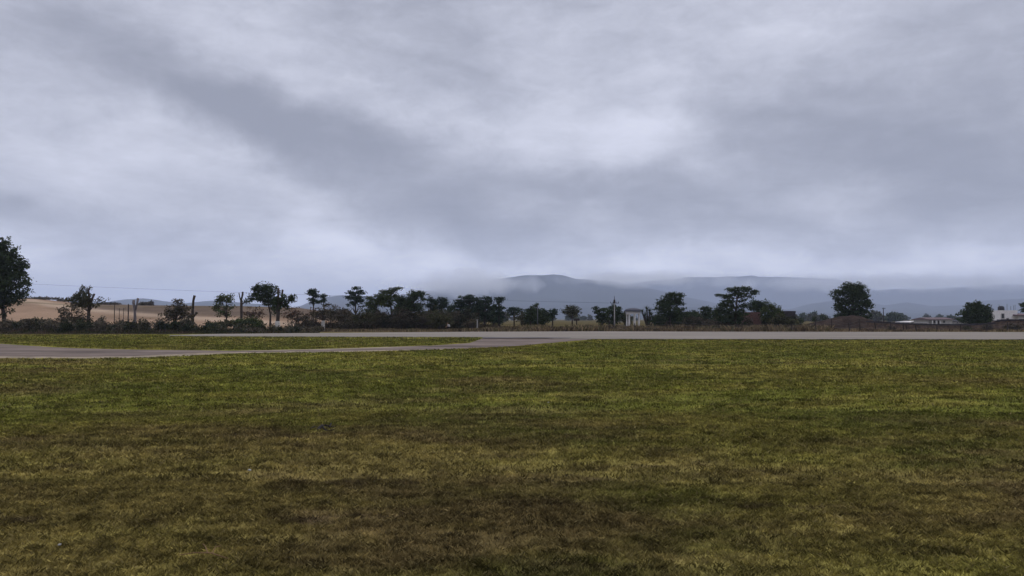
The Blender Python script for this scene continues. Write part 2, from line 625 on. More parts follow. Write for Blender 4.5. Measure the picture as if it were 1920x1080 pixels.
sheet('road', [318, 400, 600, 800, 900, 1000, 1100, 1400, 1920, 2500],
      [629.3, 627, 625, 623.4, 622.6, 622.3, 622, 622.6, 623.4, 624],
      [630.3, 631.2, 631.8, 632.3, 632.6, 634.5, 636.4, 636.6, 637.3, 638],
      M['asphalt'], 'pale grey asphalt road running straight across the view', lift=0.05, skirt=0.05)
sheet('side_road', [-260, 0, 60, 100, 150, 250, 375, 430, 500, 600, 700, 800, 880, 910, 960, 1060, 1110],
      [636, 645, 649, 651.5, 653.5, 656, 657.3, 658.2, 658.3, 656.4, 653, 649, 643.6, 633, 633, 633, 633.5],
      [663, 668, 669, 669, 669, 668, 662.4, 660.4, 659.8, 658.8, 656.8, 655.0, 653, 652, 650, 640.5, 636.9],
      M['lane'], 'worn grey-brown side road curving off to the left', lift=0.012, ragged=1.6, nx=420)
sheet('gravel_margin', [-260, 0, 150, 250, 330, 375, 430, 500, 600, 700, 800, 900],
      [663, 668, 669, 668, 664, 661, 658, 656.8, 654.6, 651.6, 648.3, 652.7],
      [668, 672, 672.5, 671.5, 669, 666, 663, 661.8, 660.8, 659, 656.4, 653.5],
      M['gravel'], 'sandy gravel margin along the side road', lift=0.008)
sheet('road_edge_shadow', [1110, 1200, 1400, 1920, 2500], [636.2, 636.3, 636.4, 637.2, 637.8], [636.8, 637.3, 637.9, 638.8, 639.6], M['soil'],  # thin dark sheet standing in for the shadow of the grass edge
      'painted shadow line of the grass edge between the turf and the straight road', lift=0.03, nx=200, ny=2)
sheet('road_seal', [905, 1000, 1070], [633.9, 633.6, 634.2], [635.4, 635.2, 634.9], M['patch'],
      'dark strip where the side road joins the straight road', lift=0.06, nx=60, ny=2)


# ------------------------------------------------------------------ turf blades
def blades(name, x, y, h, w, colr, label, lean=0.6, cat=None, kind='stuff', z0=None, mat='blade'):
    n = len(x)
    z = height(x, y) if z0 is None else z0
    a = rng.uniform(0, 2 * math.pi, n)
    la = rng.uniform(0, 2 * math.pi, n)
    ln = rng.uniform(0.1, lean, n) * h
    dx, dy = np.cos(a) * w / 2, np.sin(a) * w / 2
    V = np.empty((n, 4, 3), dtype=np.float32)
    V[:, 0] = np.stack([x - dx, y - dy, z - 0.004], -1)
    V[:, 1] = np.stack([x + dx, y + dy, z - 0.004], -1)
    mx, my = x + np.cos(la) * ln * 0.35, y + np.sin(la) * ln * 0.35
    V[:, 2] = np.stack([mx + dx * 0.8, my + dy * 0.8, z + h * 0.6], -1)
    V[:, 3] = np.stack([x + np.cos(la) * ln, y + np.sin(la) * ln, z + h], -1)
    Fc = np.arange(n * 4).reshape(n, 4)
    c = np.repeat(colr[:, None, :], 4, axis=1)
    o = mesh_np(name, V.reshape(-1, 3), Fc, M[mat], None, col=c.reshape(-1, 3))
    tag(o, label, cat, None, kind)
    return o


def turf_blades():
    xs, ys, hs, ws, gs = [], [], [], [], []
    # (near, far, count, height, width)
    for (d0, d1, n, hh, ww) in ((4.2, 7.5, 200000, 0.030, 0.007), (6, 13, 240000, 0.034, 0.011), (9.5, 24, 270000, 0.040, 0.019),
                                (17, 46, 210000, 0.055, 0.042), (38, 58, 80000, 0.07, 0.08), (55, 75, 60000, 0.08, 0.11)):
        y = np.sqrt(rng.uniform(d0 ** 2, d1 ** 2, n))
        x = rng.uniform(-0.74, 0.74, n) * y
        clump = fbm(x / 0.16, y / 0.13, 3, 0.6) if d1 < 14 else fbm(x / 0.5, y / 0.4, 3, 0.6)
        keep = rng.random(n) < 0.4 + 0.9 * sstep(0.35, 0.7, clump)
        x, y, clump = x[keep], y[keep], clump[keep]
        s = rng.uniform(0.5, 1.3, len(x)) * (0.55 + 0.9 * clump)
        q = 0.0085 * (d0 + d1) / 2
        gr = fbm(x / (q * 1.5) + 13, y / (q * 1.1) + 57, 3, 0.6)
        gs.append(0.50 + 1.0 * sstep(0.30, 0.70, gr) + 0.3 * sstep(.62, .8, gr))
        xs.append(x); ys.append(y); hs.append(hh * s); ws.append(ww * rng.uniform(0.6, 1.3, len(x)))
    x, y, h, w, gr = map(np.concatenate, (xs, ys, hs, ws, gs))
    # keep the side road and its margin free
    px = 960 + F * x / y
    row = HOR + F * H / y
    far = np.interp(px, [-260, 0, 150, 250, 375, 500, 600, 700, 800, 880, 910, 1060, 1110, 1111],
                    [636, 644, 652.5, 655, 656, 656, 654, 651, 648, 643, 633, 633, 633.5, 700])
    near = np.interp(px, [-260, 0, 150, 250, 375, 500, 600, 700, 800, 880, 960, 1060, 1110],
                     [668, 672, 672, 671, 666, 661.6, 660.6, 659, 656, 653.5, 650, 640.5, 637])
    rn = np.interp(px, [317, 318, 400, 600, 800, 900, 960, 1100, 1101, 1400, 1920],
                   [627.5, 630.6, 631.6, 632.2, 632.8, 633, 650, 640, 637.2, 637.2, 638])
    ok = ~((row > far - 0.3) & (row < near + 0.3)) & (row > rn)
    x, y, h, w, gr = x[ok], y[ok], h[ok], w[ok], gr[ok]
    c = turf_colour(x, y)
    r = rng.random(len(x))[:, None]
    c = c * (0.60 + 0.95 * rng.random((len(x), 1)) ** 1.3) * gr[:, None]
    straw = np.array([0.24, 0.19, 0.08])
    c = np.where(r < 0.12, c * 0.4 + straw * 0.6 * rng.uniform(0.6, 1.5, (len(x), 1)), c)
    blades('grass', x, y, h, w, c, 'short patchy mown grass blades on the near turf', lean=1.6)


turf_blades()


# ------------------------------------------------------------------ plants
G_DARK = (0.038, 0.052, 0.022)
G_PINE = (0.030, 0.046, 0.026)
G_MID = (0.060, 0.075, 0.028)
G_OLIVE = (0.062, 0.060, 0.030)
G_BROWN = (0.072, 0.060, 0.040)
G_RUST = (0.105, 0.062, 0.040)


def leaves(lobes, D, colour, leaf=0.17, dens=1.0, flat=0.6, clump=0.42, shell=0.55, up=0.35):
    """leaf-sized rhombs gathered in clumps through the volume of each lobe (X, row, rx, ry in photo pixels)"""
    k = D / F
    P, Cc = [], []
    for lb in lobes:
        X, row, rx, ry = lb[0], lb[1], lb[2] * 1.1, lb[3] * 1.12
        dd = (lb[4] if len(lb) > 4 else 0) + random.uniform(-0.25, 0.25) * rx * k
        dm = lb[5] if len(lb) > 5 else 1.0
        c = np.array(at(X, row, D)) + np.array([0, dd, 0])
        R = np.array([rx * k, max(rx * k * 0.85, 0.3), ry * k])
        area = math.pi * R[0] * R[2]
        nc = max(5, int(dens * dm * 5.5 * area / (clump * clump)))
        d = rng.normal(size=(nc, 3))
        d /= np.linalg.norm(d, axis=1)[:, None]
        rad = shell + (1 - shell) * rng.random(nc) ** 0.6
        rad[rng.random(nc) < 0.25] *= 0.5
        rad *= 1 + 0.16 * rng.normal(size=nc)
        cc = c + d * R * rad[:, None]
        per = 11
        q = rng.normal(size=(nc, per, 3)) * clump * 0.42 * np.array([1.0, 1.0, flat])
        P.append((cc[:, None, :] + q).reshape(-1, 3))
        tint = np.repeat(rng.uniform(0.65, 1.4, nc), per)[:, None] * rng.uniform(0.7, 1.3, (nc * per, 1))
        hue = np.repeat(rng.uniform(-1, 1, nc), per)[:, None] * np.array([0.12, 0.02, 0.0])
        Cc.append(np.array(colour) * tint * (1 + hue))
    P, Cc = np.vstack(P), np.vstack(Cc)
    n = len(P)
    nrm = rng.normal(size=(n, 3)) + np.array([0, 0, up])
    nrm /= np.linalg.norm(nrm, axis=1)[:, None]
    u = np.cross(nrm, rng.normal(size=(n, 3)))
    u /= np.linalg.norm(u, axis=1)[:, None]
    v = np.cross(nrm, u)
    s = (leaf * rng.uniform(0.6, 1.25, n))[:, None]
    V = np.stack([P - u * s * 0.75, P - v * s * 0.42, P + u * s * 0.75, P + v * s * 0.42], 1)
    return V.reshape(-1, 3), np.arange(n * 4).reshape(n, 4), np.repeat(Cc, 4, axis=0)


def twigs(base, tips, n, r0, mb, spread=0.25):
    for i in range(n):
        t = random.choice(tips)
        t = Vector(t) + Vector((random.gauss(0, spread), random.gauss(0, spread), random.gauss(0, spread * 0.7)))
        m_ = base.lerp(t, 0.5) + Vector((random.gauss(0, spread * 0.5), random.gauss(0, spread * 0.5), abs(random.gauss(0, spread * 0.5))))
        mb.tube([base, m_, t], [r0, r0 * 0.6, r0 * 0.25], 4)


def plant(name, label, cat, D, trunk, lobes, colour, group=None, wash=None, bark='bark', leaf=0.17, dens=1.0,
          flat=0.6, clump=0.42, limbs=True, twig=0, crown='crown', base_row=None, stubs=(), shell=0.55):
    """trunk: [(X, row, radius in photo pixels), ...] from the ground up; lobes see leaves(); stubs: sawn limbs as such paths"""
    k = D / F
    X0 = trunk[0][0]
    x0 = (X0 - 960) / F * D
    gz = float(height(x0, D))
    root = empty(name, (x0, D, gz))
    tag(root, label, cat, group)
    base = Vector((x0, D, gz - 0.12))
    pts = [base] + [at(X, r, D) for (X, r, _) in trunk[1:]]
    for i in range(1, len(pts) - 1):
        pts[i].y += random.uniform(-0.1, 0.1)
    rad = [t[2] * k for t in trunk]
    rad[0] *= 1.15
    mb = MB().tube(pts, rad, 8, 0.1)
    top = pts[-1]
    if limbs and lobes:
        for lb in lobes:
            c = at(lb[0], lb[1], D) + Vector((0, (lb[4] if len(lb) > 4 else 0), 0))
            # start the limb at the highest trunk node that lies below the lobe
            cand = [p for p in pts if p.z < c.z - 0.1] or [pts[0]]
            s = cand[-1]
            if (s - c).length < 0.15:
                continue
            m_ = s.lerp(c, 0.5) + Vector((random.uniform(-.15, .15), random.uniform(-.2, .2), 0.12))
            r = max(rad[-1] * 0.75, 0.03)
            mb.tube([s, m_, c], [r, r * 0.7, r * 0.35], 5)
    for st in stubs:
        sp = [at(X, r, D) for (X, r, _) in st]
        mb.tube(sp, [q[2] * k for q in st], 7, 0.12)
    if twig:
        tips = []
        for lb in lobes:
            for _ in range(10):
                a = random.uniform(0, 6.28)
                rr = random.uniform(0.5, 1.1)
                p = at(lb[0] + math.cos(a) * lb[2] * rr, lb[1] + math.sin(a) * lb[3] * rr, D)
                p.y += random.uniform(-1, 1) * lb[2] * k * 0.8
                tips.append(p)
        twigs(pts[min(1, len(pts) - 1)], tips, twig, 0.022, mb, 0.2)
    mb.build('trunk', M[bark], root, smooth=True)
    if wash:
        z1 = at(X0, wash, D).z
        wp = [p for p in pts]
        # a limewashed sleeve just proud of the bark
        t1 = (z1 - wp[0].z) / max(wp[1].z - wp[0].z, 0.01)
        p1 = wp[0].lerp(wp[1], min(t1, 1.0))
        ra = rad[0] * 1.12 + 0.012
        rb = (rad[0] + (rad[1] - rad[0]) * min(t1, 1.0)) * 1.12 + 0.012
        MB().tube([wp[0], wp[0].lerp(p1, 0.5), p1], [ra, (ra + rb) / 2, rb], 9, 0.04).build('painted_base', M['limewash'], root, smooth=True)
    if lobes:
        V, Fc, c = leaves(lobes, D, colour, leaf, dens, flat, clump, shell)
        z_min = gz + 0.02
        V[:, 2] = np.maximum(V[:, 2], z_min + 0.02 * rng.random(len(V)))
        mesh_np(crown, V, Fc, M['leaf'], root, col=c)
    return root


# --- fillers behind the pines
for (X, rows, sp, col_, lab) in (
        (647, (583, 590, 600), 13, G_BROWN, 'dim brown tree behind the flat-topped pine on its left'),
        (702, (575, 584, 596), 13, G_DARK, 'dim tree behind the left end of the windswept crown'),
        (757, (570, 582, 595), 14, G_BROWN, 'dim tree filling the gap between windswept and squared trees'),
        (818, (576, 586, 598), 14, G_OLIVE, 'dim olive tree behind the slim and round-headed pines'),
        (847, (577, 586, 598), 14, G_DARK, 'dim dark tree behind the left flank of the big pine clump'),
        (898, (572, 582, 596), 15, G_DARK, 'dim dark tree in the heart of the big pine clump'),
        (925, (580, 589, 600), 12, G_DARK, 'dim dark tree behind the slender pine of the clump'),
        (980, (590, 596, 603), 9, G_OLIVE, 'dim low olive tree between umbrella pine and conifers'),
        (1174, (590, 596, 603), 8, G_OLIVE, 'dim low tree between the utility pole and the rotunda'),
        (1300, (588, 595, 603), 14, G_DARK, 'dim dark tree behind the low rounded thicket'),
        (1345, (582, 590, 600), 12, G_DARK, 'dim dark tree behind the left boughs of the umbrella tree')):
    plant('background_tree', lab, 'tree', 124, [(X, 610, 1.5), (X, rows[1], 1.1)],
          [(X, rows[0], sp * .6, 5), (X - 4, rows[1], sp * .9, 7), (X + 5, rows[2], sp, 9)], col_, group='trees behind the pines', dens=.9)
# --- the left of the tree line
plant('broadleaf_tree', 'tallest dark leafy tree, cut by the left edge of the photo', 'tree', 100,
      [(7, 612, 3.6), (7, 590, 3.2), (3, 570, 3), (-6, 530, 2.4), (-12, 480, 1.6)],
      [(-10, 482, 36, 34), (6, 500, 26, 30), (22, 478, 10, 13), (33, 506, 15, 22), (18, 535, 32, 28), (-20, 545, 40, 34), (45, 495, 9, 10, 0, .6),
       (50, 530, 10, 8, 0, .8), (32, 560, 18, 10, 0, .7), (2, 566, 24, 12), (-40, 510, 40, 50), (47, 552, 12, 7, 0, .6), (8, 462, 12, 10),
       (4, 590, 8, 5, 0, .5), (20, 583, 6, 4, 0, .4)],
      G_DARK, dens=.62, leaf=0.20, shell=.4)
plant('pollarded_tree', 'half-pruned tree with two sawn limbs and feathery crown leaning left', 'tree', 96,
      [(165, 612, 3.2), (167, 585, 2.8), (168, 565, 2.6), (166, 545, 1.6), (169, 539, 1.4)],
      [(158, 540, 10, 4, 0, .5), (150, 548, 8, 5, 0, .4), (152, 556, 15, 8), (142, 563, 16, 6), (160, 566, 14, 8), (190, 562, 8, 3, 0, .7), (150, 574, 24, 5, 0, .6),
       (180, 570, 9, 3, 0, .5)],
      G_OLIVE, twig=14, dens=.8, stubs=[[(168, 578, 2.4), (172, 562, 2.1), (177, 551, 1.8)]])
plant('thorn_shrub', 'sprawling brown thorn shrub under the half-pruned tree', 'shrub', 93,
      [(135, 616, 1.0), (134, 600, .8)],
      [(120, 592, 12, 13, 0, .5), (135, 583, 16, 9, 0, .5), (142, 598, 18, 12, 0, .7), (158, 594, 10, 8, 0, .4), (128, 604, 22, 8)],
      G_BROWN, twig=40, dens=.55, crown='foliage')
plant('pollarded_tree', 'pale grey pollard stump forking in a Y on the straw field', 'tree', 98,
      [(252, 612, 2.8), (253, 598, 2.6), (253, 582, 2.0), (251, 568, 2.3), (251, 563, 2.4)],
      [], G_BROWN, bark='pale_bark', stubs=[[(253, 584, 1.7), (257, 570, 1.7), (259, 559, 2.2)]])
plant('thorn_tree', 'round leafless brown thorn tree left of the tall bare post-like stump', 'tree', 97,
      [(329, 612, 1.6), (330, 600, 1.3), (332, 588, 1.1)],
      [(336, 576, 17, 11, 0, .7), (325, 586, 18, 10, 0, .8), (344, 585, 16, 11, 0, .8), (312, 596, 14, 8, 0, .6), (352, 594, 8, 8, 0, .4), (335, 566, 12, 5, 0, .5)],
      G_BROWN, twig=70, dens=.6)
plant('pollarded_tree', 'tall bare pollard trunk with one short stub low on its right', 'tree', 98,
      [(361, 612, 3.0), (361, 600, 2.8), (361, 580, 2.4), (363, 563, 2.2), (365, 554, 2.3)],
      [], G_BROWN, bark='bark', stubs=[[(361, 596, 1.9), (366, 590, 1.6), (369, 585, 1.4)], [(360, 597, 1.9), (355, 592, 1.3)]])
plant('broadleaf_tree', 'small open tree, green on top and bronze below, behind bare scrub', 'tree', 102,
      [(424, 612, 1.5), (425, 596, 1.2), (424, 580, 1)],
      [(415, 561, 10, 8), (429, 560, 9, 7), (406, 574, 6, 9, 0, .8), (425, 574, 15, 7, 0, .4), (422, 587, 16, 9, 0, .35)],
      G_MID, twig=25, dens=.85)
plant('pollarded_tree', 'slim dark pollard with a two-pronged top and one leaf tuft', 'tree', 98,
      [(453, 612, 2.4), (453, 590, 2.4), (453, 572, 2.2), (452, 562, 1.8)],
      [(461, 565, 5, 4)], G_DARK, stubs=[[(452, 564, 1.7), (455, 552, 1.8), (455, 547, 1.7)], [(452, 566, 1.4), (449, 555, .9), (448, 549, .9)]])
plant('broadleaf_tree', 'tall airy leafy tree just left of the twin-column pollard', 'tree', 104,
      [(507, 612, 2.0), (507, 590, 1.8), (503, 568, 1.4), (500, 550, 1)],
      [(482, 541, 9, 8), (495, 540, 12, 8), (507, 545, 12, 11), (489, 556, 12, 10), (505, 563, 12, 12), (471, 557, 6, 7, 0, .8), (516, 568, 9, 10), (480, 548, 8, 10, 0, .6)],
      G_DARK, dens=1.0)
plant('pollarded_tree', 'tall twin-column pollard with ivy-dark trunk and whitewashed foot', 'tree', 96,
      [(520, 619, 4.4), (521, 600, 3.4), (522, 575, 3.2), (522, 560, 2.2), (522, 540, 2.0)],
      [(522, 562, 5, 12, 0, .7), (534, 571, 8, 7), (545, 562, 8, 7), (549, 557, 5, 4, 0, .7), (517, 580, 9, 8, 0, .6), (534, 560, 6, 6, 0, .7)], G_DARK,
      wash=602, stubs=[[(524, 572, 2), (528, 560, 1.9), (530, 543, 1.9)]])
plant('pine_tree', 'small layered pine, left one of a pair against the blue hill', 'tree', 118,
      [(588, 606, 1.4), (588, 575, 1.1), (588, 555, .9), (587, 547, .7)],
      [(588, 545, 8, 4), (583, 551, 7, 4), (592, 555, 7, 4), (585, 562, 8, 4), (593, 566, 7, 3), (584, 569, 5, 2, 0, .7), (588, 548, 5, 6)],
      G_PINE, flat=.35)
plant('pine_tree', 'shorter layered pine, right one of a pair against the blue hill', 'tree', 120,
      [(608, 606, 1.2), (608, 580, 1), (607, 562, .8)],
      [(607, 555, 7, 4), (606, 562, 5, 4), (602, 565, 5, 2.5), (610, 571, 4, 2, 0, .6)], G_PINE, flat=.35)
plant('broadleaf_tree', 'scrubby tree with a bright whitewashed trunk at the roadside', 'tree', 95,
      [(606, 621, 3.1), (606, 601, 2.5), (607, 590, 1.8)],
      [(606, 586, 14, 8, 0, .5), (592, 590, 10, 7, 0, .4), (618, 588, 12, 9, 0, .5)], G_BROWN, wash=600, twig=28)
plant('pine_tree', 'tall flat-topped pine standing free above brown scrub', 'tree', 112,
      [(667, 614, 1.9), (667, 590, 1.7), (666, 565, 1.4), (667, 550, 1.1)],
      [(668, 541, 9, 3), (675, 545, 5, 4), (660, 549, 10, 4), (672, 550, 11, 3.5), (655, 557, 8, 4), (668, 558, 11, 6), (676, 564, 6, 5), (662, 569, 9, 4), (653, 572, 4, 2, 0, .5), (677, 575, 6, 2, 0, .5)],
      G_PINE, flat=.35)
plant('windswept_tree', 'broad windswept tree whose flat top points to the right', 'tree', 106,
      [(736, 616, 2.2), (735, 595, 1.9), (733, 575, 1.6), (728, 560, 1.3)],
      [(746, 541, 10, 2.6), (737, 544, 9, 3), (726, 548, 12, 5), (716, 556, 13, 6), (728, 560, 14, 7), (707, 565, 12, 6), (722, 570, 14, 5), (741, 556, 8, 5, 0, .6),
       (693, 560, 6, 5), (691, 570, 7, 5), (700, 573, 8, 3)],
      G_MID, flat=.4, dens=1.1)
plant('dark_tree', 'dense tree with squared crown right of the windswept tree', 'tree', 105,
      [(768, 616, 2.4), (768, 595, 2.0), (772, 575, 1.6)],
      [(778, 550, 12, 6), (790, 551, 8, 5), (772, 560, 11, 8), (794, 560, 5, 4, 0, .7), (750, 565, 13, 9), (760, 578, 16, 12), (780, 577, 12, 8), (748, 582, 12, 10), (789, 572, 6, 4, 0, .6)],
      G_DARK, dens=1.1)
plant('pine_tree', 'slim pine with a narrow crown between squared tree and rounded pine', 'tree', 122,
      [(808, 610, 1.4), (808, 585, 1.2), (808, 568, 1)],
      [(807, 561, 7, 4), (811, 567, 7, 4), (804, 573, 7, 5), (810, 579, 6, 3, 0, .7)], G_PINE, flat=.4)
plant('pine_tree', 'round-headed pine left of the big pine clump', 'tree', 122,
      [(828, 610, 1.6), (828, 588, 1.3), (829, 570, 1)],
      [(829, 561, 9, 4), (820, 567, 7, 4), (832, 568, 10, 5), (825, 576, 9, 4), (836, 575, 6, 4), (823, 583, 6, 3, 0, .6)], G_PINE, flat=.4)
plant('pine_tree', 'widest pine of the big clump, its crown reaching left', 'tree', 116,
      [(876, 612, 2.2), (877, 590, 1.9), (880, 570, 1.4)],
      [(882, 558, 13, 4.5), (872, 563, 11, 5), (889, 565, 11, 6), (860, 567, 8, 5), (855, 574, 7, 4), (872, 574, 13, 6), (885, 580, 14, 8), (862, 583, 10, 6), (874, 592, 14, 7, 0, .8), (863, 557, 3, 2, 0, .6)],
      G_PINE, flat=.4, dens=1.1)
plant('pine_tree', 'middle pine of the big clump with stepped crown', 'tree', 118,
      [(908, 612, 2.0), (909, 590, 1.7), (911, 570, 1.2)],
      [(911, 559, 10, 3.5), (903, 566, 10, 4), (917, 566, 8, 4), (907, 575, 12, 5), (918, 577, 8, 4), (902, 585, 11, 6), (914, 591, 11, 6), (922, 599, 8, 5, 0, .7)], G_PINE, flat=.4, dens=1.1)
plant('pine_tree', 'slender tall pine at the right end of the big clump', 'tree', 114,
      [(936, 614, 1.9), (936, 590, 1.6), (936, 570, 1.1)],
      [(937, 561, 9, 4), (936, 566, 5, 4), (931, 574, 6, 4), (938, 578, 8, 5), (934, 587, 9, 6), (940, 594, 6, 5), (934, 601, 8, 6)], G_PINE, flat=.4, dens=1.1)
plant('pine_tree', 'low umbrella pine on a thin stem over red-brown grass', 'tree', 128,
      [(964, 612, 1.3), (964, 595, 1.1), (965, 584, .9)],
      [(965, 579, 11, 3.5), (957, 583, 6, 3), (974, 583, 6, 3), (961, 588, 8, 4, 0, .8), (969, 587, 7, 3, 0, .6)], G_PINE, flat=.4)
plant('cypress_tree', 'dark rounded conifer left of the thin grey pole', 'tree', 110,
      [(995, 614, 1.6), (995, 598, 1.4), (996, 585, 1)],
      [(996, 579, 6, 5), (990, 586, 7, 6), (999, 588, 8, 7), (995, 598, 12, 9)], G_DARK, dens=1.2)
plant('cypress_tree', 'slim pointed conifer right behind the thin grey pole', 'tree', 112,
      [(1008, 614, 1.6), (1007, 595, 1.3), (1006, 580, .8)],
      [(1005, 575, 3, 6), (1006, 583, 5, 5), (1008, 592, 8, 8), (1006, 603, 9, 6)], G_DARK, dens=1.2)
plant('cypress_tree', 'dome-shaped conifer right of the thin grey pole', 'tree', 114,
      [(1018, 614, 1.6), (1018, 600, 1.4), (1017, 590, 1)],
      [(1016, 586, 8, 6), (1021, 592, 8, 7), (1019, 601, 10, 8)], G_DARK, dens=1.2)
plant('pine_tree', 'small tufted pine beside the dome-shaped conifer', 'tree', 130,
      [(1036, 610, 1.2), (1036, 597, 1), (1036, 588, .8)],
      [(1037, 584, 8, 4), (1032, 589, 5, 4), (1040, 589, 5, 3), (1034, 596, 5, 4)], G_PINE, flat=.4)
plant('broadleaf_tree', 'lone round-crowned tree with lacy edges in front of the mountain', 'tree', 122,
      [(1073, 612, 1.4), (1073, 598, 1.1), (1073, 588, .9)],
      [(1073, 578, 14, 6, 0, .7), (1066, 584, 12, 6, 0, .7), (1080, 584, 11, 6, 0, .7), (1073, 590, 12, 5, 0, .6), (1058, 585, 4, 2, 0, .4)], G_OLIVE, twig=30, dens=.85)
plant('pine_tree', 'ragged pine left of the utility pole with arms stepping up leftwards', 'tree', 116,
      [(1130, 613, 1.6), (1128, 596, 1.4), (1124, 585, 1)],
      [(1118, 577, 5, 3), (1120, 585, 7, 4), (1130, 581, 9, 3), (1124, 591, 8, 4), (1134, 590, 10, 6), (1130, 600, 11, 7)], G_DARK, flat=.4, dens=1.1)
plant('pine_tree', 'dense dark pine right behind the utility pole', 'tree', 118,
      [(1150, 613, 1.8), (1150, 596, 1.4), (1151, 583, 1)],
      [(1150, 576, 8, 4), (1159, 579, 5, 4), (1146, 584, 10, 6), (1156, 588, 8, 7), (1149, 600, 12, 8), (1166, 592, 5, 6, 0, .6)], G_DARK, flat=.5, dens=1.2)


def yucca(name, label, D, X, base, tops, group=None):
    x0 = (X - 960) / F * D
    gz = float(height(x0, D))
    root = empty(name, (x0, D, gz))
    tag(root, label, 'plant', group)
    mb = MB()
    V, Fc, Cc = [], [], []
    for (tx, tr, r) in tops:
        p = at(tx, tr, D)
        mb.tube([Vector((x0, D, gz - 0.1)), Vector((x0, D, gz)).lerp(p, .5), p], [.13, .11, .08], 6)
        for i in range(90):
            d = Vector((random.gauss(0, 1), random.gauss(0, 1), random.gauss(0.5, .9))).normalized()
            l = r * D / F * random.uniform(.7, 1.15)
            s = d.cross(Vector((0, 0, 1.01))).normalized() * 0.05
            e = p + d * l
            b = len(V)
            V += [p - s, p + s, e]
            Fc.append([b, b + 1, b + 2])
            Cc += [np.array(G_DARK) * random.uniform(.7, 1.5)] * 3
    mb.build('trunk', M['bark'], root)
    mesh_np('crown', np.array(V), Fc, M['leaf'], root, col=np.array(Cc))


yucca('yucca_tree', 'spiky yucca with several rosettes right of the white rotunda', 108, 1215, 612,
      [(1213, 580, 9), (1218, 584, 9), (1221, 591, 10), (1209, 593, 10), (1204, 585, 7), (1215, 602, 11), (1226, 600, 9)])
plant('conifer_tree', 'bushy dark conifer with upswept boughs right of the yucca', 'tree', 104,
      [(1256, 616, 2.4), (1256, 596, 2.0), (1257, 570, 1.5), (1259, 555, 1)],
      [(1260, 552, 8, 5), (1275, 556, 6, 6), (1251, 560, 9, 6), (1266, 563, 10, 6), (1238, 567, 8, 5), (1253, 572, 14, 7), (1275, 568, 8, 5), (1243, 580, 14, 7), (1263, 583, 16, 7), (1280, 579, 4, 2, 0, .5),
       (1250, 593, 18, 8), (1236, 600, 14, 9), (1268, 597, 10, 9, 0, .8), (1278, 552, 3, 4, 0, .6)],
      G_DARK, flat=.45, dens=1.15)
plant('broadleaf_shrub', 'low dark rounded thicket right of the bushy conifer', 'shrub', 118,
      [(1295, 612, 1.4), (1295, 600, 1.1)],
      [(1288, 591, 12, 6), (1300, 594, 10, 6), (1292, 602, 16, 8)], G_DARK, dens=1.2, crown='foliage')
plant('pine_tree', 'small mushroom-topped pine between thicket and umbrella tree', 'tree', 120,
      [(1323, 612, 1.5), (1323, 595, 1.2), (1323, 584, 1)],
      [(1323, 578, 10, 2.8), (1318, 582, 6, 3), (1329, 582, 5, 3), (1323, 590, 10, 5), (1323, 600, 15, 8)], G_DARK, flat=.4, dens=1.15)
plant('umbrella_tree', 'wide umbrella-topped tree with layered boughs reaching left', 'tree', 104,
      [(1378, 614, 2.6), (1378, 598, 2.3), (1380, 580, 2.0), (1382, 560, 1.4)],
      [(1376, 543, 12, 5), (1395, 542, 13, 4.5), (1412, 549, 8, 5), (1384, 551, 14, 5), (1349, 554, 10, 2.2), (1362, 556, 10, 4), (1405, 556, 9, 3, 0, .6), (1366, 565, 12, 6), (1390, 563, 9, 4, 0, .7),
       (1353, 573, 12, 4), (1371, 577, 12, 6), (1393, 574, 9, 5, 0, .8), (1350, 584, 10, 6), (1367, 590, 12, 7), (1388, 588, 11, 7), (1354, 597, 12, 8), (1380, 600, 14, 7)],
      G_DARK, flat=.4, dens=1.1)
plant('dark_tree', 'low dark tree tucked behind the right side of the umbrella tree', 'tree', 112,
      [(1420, 612, 1.6), (1420, 596, 1.4), (1420, 580, 1)],
      [(1418, 569, 12, 5), (1428, 573, 9, 6), (1412, 577, 10, 6), (1425, 583, 11, 7)], G_DARK, dens=1.1)
plant('broadleaf_shrub', 'tall green shrub with feathery shoots left of the dark block hut', 'shrub', 106,
      [(1447, 614, 1.4), (1447, 598, 1.1), (1447, 580, .7)],
      [(1446, 577, 8, 7), (1434, 580, 8, 7, 0, .8), (1452, 583, 8, 6), (1462, 578, 3, 5, 0, .4), (1437, 568, 2, 6, 0, .5), (1442, 592, 16, 8), (1460, 590, 10, 8, 0, .8)],
      G_MID, twig=16, crown='foliage')
plant('broadleaf_shrub', 'olive shrub sprawling at the foot of the dark block hut', 'shrub', 103,
      [(1468, 616, 1.2), (1468, 604, 1)],
      [(1462, 596, 11, 7, 0, .8), (1475, 602, 14, 7, 0, .8), (1490, 604, 9, 5, 0, .7), (1452, 603, 10, 6, 0, .7)],
      G_OLIVE, twig=12, crown='foliage')
plant('broadleaf_tree', 'large round solid-crowned tree alone on the earth bank', 'tree', 112,
      [(1598, 603, 3.0), (1598, 585, 2.6), (1599, 565, 2.2), (1597, 545, 1.6)],
      [(1588, 538, 12, 8), (1610, 541, 14, 9), (1572, 550, 12, 8), (1598, 553, 16, 10), (1621, 554, 9, 9), (1570, 563, 7, 5, 0, .7), (1586, 567, 14, 8), (1608, 571, 13, 9), (1627, 571, 8, 9),
       (1569, 574, 7, 5), (1578, 582, 10, 8), (1597, 585, 14, 10), (1618, 585, 12, 8, 0, .8), (1631, 590, 4, 5, 0, .6), (1585, 592, 12, 5), (1606, 594, 12, 4)],
      G_DARK, dens=0.95, leaf=.19)
